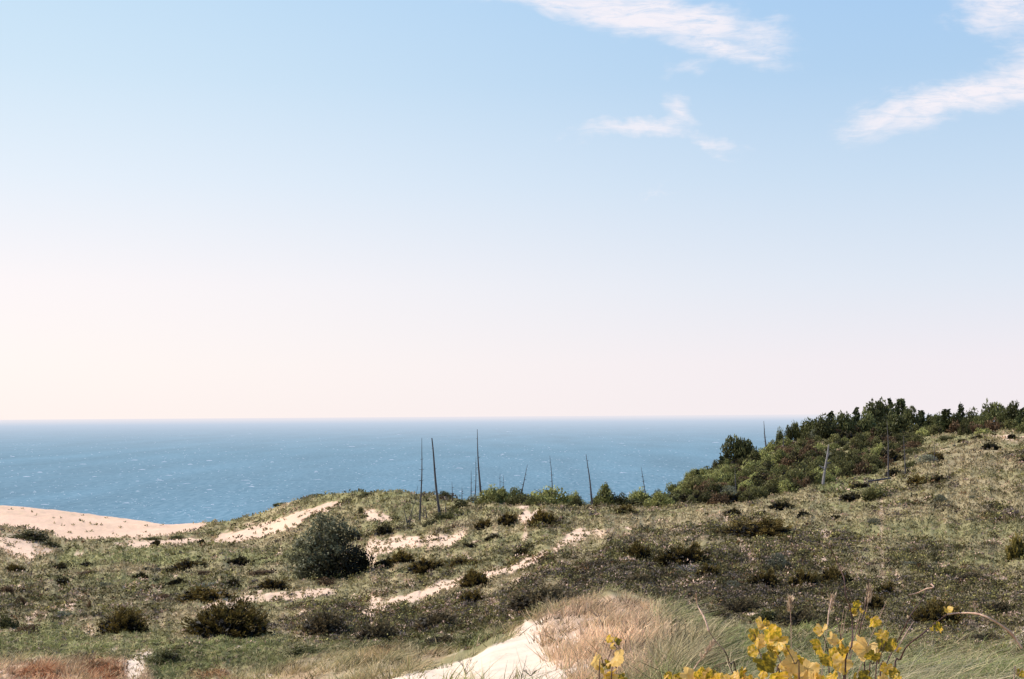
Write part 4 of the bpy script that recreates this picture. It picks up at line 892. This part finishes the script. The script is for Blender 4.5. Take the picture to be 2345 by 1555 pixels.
lvD = [(1884,1443,19),(1902,1462,17),(1880,1480,27),(1866,1474,12),(1898,1502,25),(1923,1470,15),(1933,1512,30),(1915,1490,12),(1964,1382,12),(1955,1396,10),(1960,1404,9),(1982,1414,14),(2000,1420,15),(1963,1470,19),(1986,1482,28),(2001,1500,20),(2016,1453,20),(2032,1466,25),(2042,1478,20),(2012,1494,10),(2032,1526,20),(2046,1538,16),(2020,1551,14),(1985,1548,16),(1955,1552,18),(1905,1545,20),(1936,1488,14),(2056,1550,14),(1972,1398,9)]
vine('taller grapevine with scattered yellow leaves around upright dry canes', [
   ([(1900,1250),(1918,1290),(1933,1325),(1937,1365),(1946,1388),(1952,1430),(1950,1480),(1935,1556)],4,0),
   ([(1990,1335),(1982,1380),(1972,1430),(1965,1470),(1975,1510),(1980,1556)],3.4,0),
   ([(1905,1370),(1898,1400),(1896,1430)],3,1),([(1916,1412),(1922,1440),(1926,1470),(1930,1510)],3,0),
   ([(2010,1440),(2020,1475),(2000,1520),(1990,1556)],3,0),([(2028,1470),(2012,1520),(2005,1556)],3,0),([(1882,1445),(1895,1490),(1900,1556)],3,0)], lvD, 4.25, foot=1960)
vine('bare pale topped cane rising alone from the bottom left of the yellow leaves', [([(1594,1357),(1597,1385),(1613,1415),(1623,1445)],4,1),([(1623,1445),(1640,1470),(1660,1492),(1672,1520),(1686,1556)],3,0)], [], 4.4, foot=1690)
vine('long arching vine cane that bends over to the right with two small leaves', [([(2168,1407),(2195,1404),(2235,1405),(2270,1418),(2312,1447),(2340,1484)],5.6,1),([(2168,1407),(2140,1428),(2112,1452),(2078,1479),(2062,1510),(2048,1556)],4.6,0)],
     [(2170,1395,11),(2146,1432,12),(2152,1442,8),(2135,1438,6)], 4.2, foot=2045)
vine('forked dry cane with a hooked tip between the leafy vine and the arching cane', [([(2080,1362),(2100,1358),(2122,1348),(2138,1345),(2133,1338)],3.4,1),([(2122,1350),(2110,1375),(2085,1410),(2068,1445),(2045,1488),(2030,1520),(2015,1556)],3.8,0),([(2092,1424),(2075,1450),(2050,1492)],3.,1)], [], 4.3, foot=2010)
vine('single vine shoot at the bottom right corner of the picture', [([(2342,1530),(2330,1548),(2322,1562)],3,1)], [(2338,1538,14),(2344,1550,12)], 4.2)
# dry grass stalks with seed heads
def stalk(pts, w, head, label, r=4.6, group=None):
    base = pts[-1]; X = (base[0]-CX)/F*r; b = Vector((X, r, float(Hz(X, r))))
    o = bpy.data.objects.new('dry_stalk', None); COL.objects.link(o); o.location = b
    P = [at(x, y, r)-b for x, y in pts]; P.append(Vector((random.uniform(-.1, .1), 0, -.03)))
    link('stem', tubes_mesh('stem', [(P, [w*r/F*.25+(w*r/F*.25)*i/len(P) for i in range(len(P))])], M_stempale, 5), o)
    if head:
        t0 = P[0]; d = (P[1]-P[0]).normalized(); n = 70; g = rng
        t = g.random(n); L_ = head*r/F; pp = np.array(t0)[None]+np.array(d)[None]*(t*L_)[:, None]+g.normal(size=(n, 3))*.004
        me = leaves(pp, -np.array(d)[None]+g.normal(size=(n, 3))*.35, .022, .006, np.tile(C(.55, .40, .27), (n, 1))*g.uniform(.7, 1.2, n)[:, None]); me.materials.append(M_grass); link('seed_head', me, o)
    tag(o, label, 'dry stalk', group)
G1 = 'dry grass stalks among the vines'
for pts, w, hd in [([(1809,1370),(1811,1420),(1812,1480),(1810,1556)],2.6,34),([(1907,1368),(1898,1410),(1890,1470),(1880,1556)],2.4,32),([(1992,1345),(1984,1400),(1960,1470),(1930,1556)],2.4,36),
    ([(1985,1370),(1975,1410),(1955,1460),(1932,1500),(1920,1556)],2.6,0),([(1966,1430),(1950,1470),(1938,1520),(1930,1556)],2.4,0),([(1938,1400),(1930,1450),(1920,1556)],2,0),([(1932,1395),(1926,1440),(1925,1556)],2,0),
    ([(1972,1398),(1958,1450),(1945,1510),(1940,1556)],2.4,0),([(2030,1376),(2016,1410),(1990,1470),(1960,1556)],2,0)]:
    stalk(pts, w, hd, 'thin upright dry grass stalk with a pale seed head among the yellow vines' if hd else 'thin bare pale stalk among the yellow vine leaves', group=(G1+' with seed heads' if hd else G1+' without heads'))
stalk([(1632,1472),(1608,1505),(1590,1530),(1580,1556)], 4, 46, 'stout pale grass plume leaning right, beside the bare pale topped cane')
# ------------------------------------------------------------------ bare twiggy shrub on the pink grass mound and in the sand
def twigshrub(px, py, w, h, label, n=26, seed=1, rmin=8):
    p = hit(px, py, rmin); s = p.y/F; g = random.Random(seed); L = []
    def grow(b, d, l, r, dep):
        e = b+d*l; m_ = (b+e)/2+Vector((g.uniform(-1, 1), g.uniform(-1, 1), g.uniform(-1, 1)))*l*.1; L.append(([b, m_, e], [r, r*.8, r*.55]))
        if dep: 
            for i in range(g.choice((2, 3))): grow(e, (d+Vector((g.uniform(-.8, .8), g.uniform(-.8, .8), g.uniform(-.3, .5)))).normalized(), l*g.uniform(.5, .8), r*.55, dep-1)
    for i in range(n):
        a = g.uniform(-1, 1); grow(Vector((0, 0, 0)), Vector((a*w/h, g.uniform(-.6, .6), 1)).normalized(), h*s*.42, max(.005, .0012*h*s*4), 2)
    o = link('bare_shrub', tubes_mesh('bare_shrub', L, M_bark, 4), None, p); tag(o, label, 'bare shrub'); return o
twigshrub(1437,1510,110,90,'bare branching dark shrub beside the small grapevine sprig', 6, 3)
twigshrub(1380,1445,50,80,'thin bare twig standing in the pink grass mound', 3, 4)
twigshrub(1065,1545,70,48,'sparse bare twiggy plant growing in the bright foreground sand', 5, 5)
twigshrub(1215,1548,40,24,'tiny green stemmed twig in the bright sand right of the sparse plant', 3, 6)
# ------------------------------------------------------------------ world + sun
AZ, EL = math.radians(-76), math.radians(45)      # sun to the left and a little ahead
world = bpy.data.worlds.new('World'); scene.world = world; world.use_nodes = True; nt = world.node_tree; nt.nodes.clear()
out = nd(nt, 'ShaderNodeOutputWorld'); bg = nd(nt, 'ShaderNodeBackground'); nt.links.new(bg.outputs[0], out.inputs[0])
sky = nd(nt, 'ShaderNodeTexSky', sky_type='NISHITA'); sky.sun_disc = False; sky.sun_elevation = EL; sky.sun_rotation = AZ; sky.air_density = 1.; sky.dust_density = 1.5
sks = nd(nt, 'ShaderNodeVectorMath', operation='SCALE'); sks.inputs['Scale'].default_value = .09; nt.links.new(sky.outputs[0], sks.inputs[0])
tc = nd(nt, 'ShaderNodeTexCoord'); sx = nd(nt, 'ShaderNodeSeparateXYZ'); nt.links.new(tc.outputs['Generated'], sx.inputs[0])
def mth(op, a, b=None, clamp=False):
    n = nd(nt, 'ShaderNodeMath', operation=op, use_clamp=clamp)
    for i, v in enumerate((a, b)):
        if v is None: continue
        if isinstance(v, (int, float)): n.inputs[i].default_value = v
        else: nt.links.new(v, n.inputs[i])
    return n.outputs[0]
hyp = mth('MAXIMUM', mth('POWER', mth('ADD', mth('MULTIPLY', sx.outputs[0], sx.outputs[0]), mth('MULTIPLY', sx.outputs[1], sx.outputs[1])), .5), .001)
tz = mth('DIVIDE', sx.outputs[2], mth('MAXIMUM', sx.outputs[1], .05)); tx = mth('DIVIDE', sx.outputs[0], mth('MAXIMUM', sx.outputs[1], .05))
el = mth('DIVIDE', sx.outputs[2], hyp)
def srgb(r, g, b): return tuple(((v/255/12.92) if v/255 < .04045 else ((v/255+.055)/1.055)**2.4) for v in (r, g, b))+(1,)
def ramp(fac, stops):
    r = nd(nt, 'ShaderNodeValToRGB'); e = r.color_ramp.elements; e[0].position = stops[0][0]; e[0].color = stops[0][1]; e[1].position = stops[-1][0]; e[1].color = stops[-1][1]
    for p_, c_ in stops[1:-1]: q = e.new(p_); q.color = c_
    nt.links.new(fac, r.inputs[0]); return r.outputs[0]
ef = mth('MULTIPLY', el, .5)
LEFT = ramp(ef, [(0, srgb(255,243,238)), (.02, srgb(255,246,242)), (.05, srgb(252,245,246)), (.09, srgb(230,239,249)), (.13, srgb(209,230,246)), (.17, srgb(194,222,244)), (.35, srgb(110,165,215)), (1, srgb(70,120,185))])
RIGHT = ramp(ef, [(0, srgb(243,235,239)), (.02, srgb(240,234,240)), (.05, srgb(222,230,242)), (.09, srgb(198,219,240)), (.13, srgb(174,206,237)), (.17, srgb(162,200,239)), (.35, srgb(90,145,205)), (1, srgb(60,110,180))])
az = mth('DIVIDE', sx.outputs[0], hyp); af = nd(nt, 'ShaderNodeMapRange', interpolation_type='SMOOTHSTEP'); af.inputs[1].default_value = -.46; af.inputs[2].default_value = .42; nt.links.new(az, af.inputs[0])
mxs = nd(nt, 'ShaderNodeMix', data_type='RGBA'); nt.links.new(af.outputs[0], mxs.inputs[0]); nt.links.new(LEFT, mxs.inputs[6]); nt.links.new(RIGHT, mxs.inputs[7])
mx2 = nd(nt, 'ShaderNodeMix', data_type='RGBA'); mx2.inputs[0].default_value = .05; nt.links.new(mxs.outputs[2], mx2.inputs[6]); nt.links.new(sks.outputs[0], mx2.inputs[7])
# wispy high cloud in fixed sky directions (tan azimuth, tan elevation)
cmb = nd(nt, 'ShaderNodeCombineXYZ'); nt.links.new(tx, cmb.inputs[0]); nt.links.new(tz, cmb.inputs[1])
def wnoise(scale, sx_, sy_, rot, det=7, ro=.6, dist=.4, off=0):
    mp = nd(nt, 'ShaderNodeMapping'); mp.inputs['Rotation'].default_value = (0, 0, math.radians(rot)); mp.inputs['Scale'].default_value = (sx_, sy_, 1); mp.inputs['Location'].default_value = (off, off*.7, 0)
    nt.links.new(cmb.outputs[0], mp.inputs[0]); n = nd(nt, 'ShaderNodeTexNoise'); n.inputs['Scale'].default_value = scale; n.inputs['Detail'].default_value = det; n.inputs['Roughness'].default_value = ro; n.inputs['Distortion'].default_value = dist
    nt.links.new(mp.outputs[0], n.inputs['Vector']); return n.outputs[0]
wa = wnoise(9, 1, 3.6, 16, 9, .65, 1.); wb = wnoise(30, 1, 5., -8, 8, .72, .6, 3)
warp1 = mth('MULTIPLY', mth('SUBTRACT', wnoise(7, 1, 1.6, 0, 5, .6, .3, 7), .5), .17); warp2 = mth('MULTIPLY', mth('SUBTRACT', wnoise(7, 1, 1.6, 0, 5, .6, .3, 12), .5), .09)
def blob(px, py, rx, ry, ang, w):
    c = math.cos(math.radians(ang)); s = math.sin(math.radians(ang)); ox = (px-CX)/F; oy = (HOR-py)/F
    dx = mth('ADD', mth('SUBTRACT', tx, ox), warp1); dy = mth('ADD', mth('SUBTRACT', tz, oy), warp2)
    u = mth('DIVIDE', mth('ADD', mth('MULTIPLY', dx, c), mth('MULTIPLY', dy, s)), rx/F); v = mth('DIVIDE', mth('SUBTRACT', mth('MULTIPLY', dy, c), mth('MULTIPLY', dx, s)), ry/F)
    d = mth('POWER', mth('ADD', mth('MULTIPLY', u, u), mth('MULTIPLY', v, v)), .5)
    return mth('MULTIPLY', mth('SUBTRACT', 1., d, True), w)
bl = [blob(1500,10,400,92,-14,1.4), blob(1690,112,210,48,-12,.92), blob(1300,-10,300,40,-5,1.), blob(1450,325,170,38,5,1.0), blob(1540,285,70,60,-50,.85), blob(1600,345,150,24,-10,.6),
      blob(2320,20,180,90,-40,1.15), blob(2260,235,330,82,16,1.35), blob(2060,265,180,44,8,.95), blob(2380,190,200,90,40,1.1), blob(1500,436,120,12,6,.35), blob(1630,170,160,24,14,.5)]
acc = bl[0]
for q in bl[1:]: acc = mth('MAXIMUM', acc, q)
tex = mth('ADD', mth('MULTIPLY', wa, .62), mth('MULTIPLY', wb, .38))
dens = nd(nt, 'ShaderNodeMapRange', interpolation_type='SMOOTHSTEP'); dens.inputs[1].default_value = .55; dens.inputs[2].default_value = 1.55
nt.links.new(mth('MULTIPLY', mth('ADD', mth('SUBTRACT', mth('MULTIPLY', acc, .9), .11), mth('MULTIPLY', tex, 1.25)), mth('GREATER_THAN', acc, 0.001)), dens.inputs[0])
edge = mth('MULTIPLY', dens.outputs[0], mth('MULTIPLY', acc, 3.5, True)); edge = mth('MULTIPLY', edge, mth('GREATER_THAN', sx.outputs[1], .1)); edge = mth('MULTIPLY', mth('MULTIPLY', edge, mth('ADD', mth('MULTIPLY', mth('SUBTRACT', wb, .5), 2.6), .92, True)), .96, True)
mx3 = nd(nt, 'ShaderNodeMix', data_type='RGBA'); nt.links.new(edge, mx3.inputs[0]); nt.links.new(mx2.outputs[2], mx3.inputs[6]); mx3.inputs[7].default_value = srgb(243, 238, 244)
nt.links.new(mx3.outputs[2], bg.inputs[0]); bg.inputs[1].default_value = 1.05
sd = bpy.data.lights.new('sun', 'SUN'); sd.energy = 5.0; sd.angle = math.radians(.53); sd.color = (1., .93, .84)
so = bpy.data.objects.new('sun', sd); COL.objects.link(so)
dirv = Vector((math.sin(AZ)*math.cos(EL), math.cos(AZ)*math.cos(EL), math.sin(EL)))
so.rotation_euler = (-dirv).to_track_quat('-Z', 'Y').to_euler(); so.location = (-60, 20, 120)
scene.view_settings.view_transform = 'Standard'; scene.view_settings.look = 'None'; scene.view_settings.exposure = 0; scene.view_settings.gamma = 1
scene.render.engine = 'CYCLES'; scene.cycles.max_bounces = 5; scene.cycles.transparent_max_bounces = 4
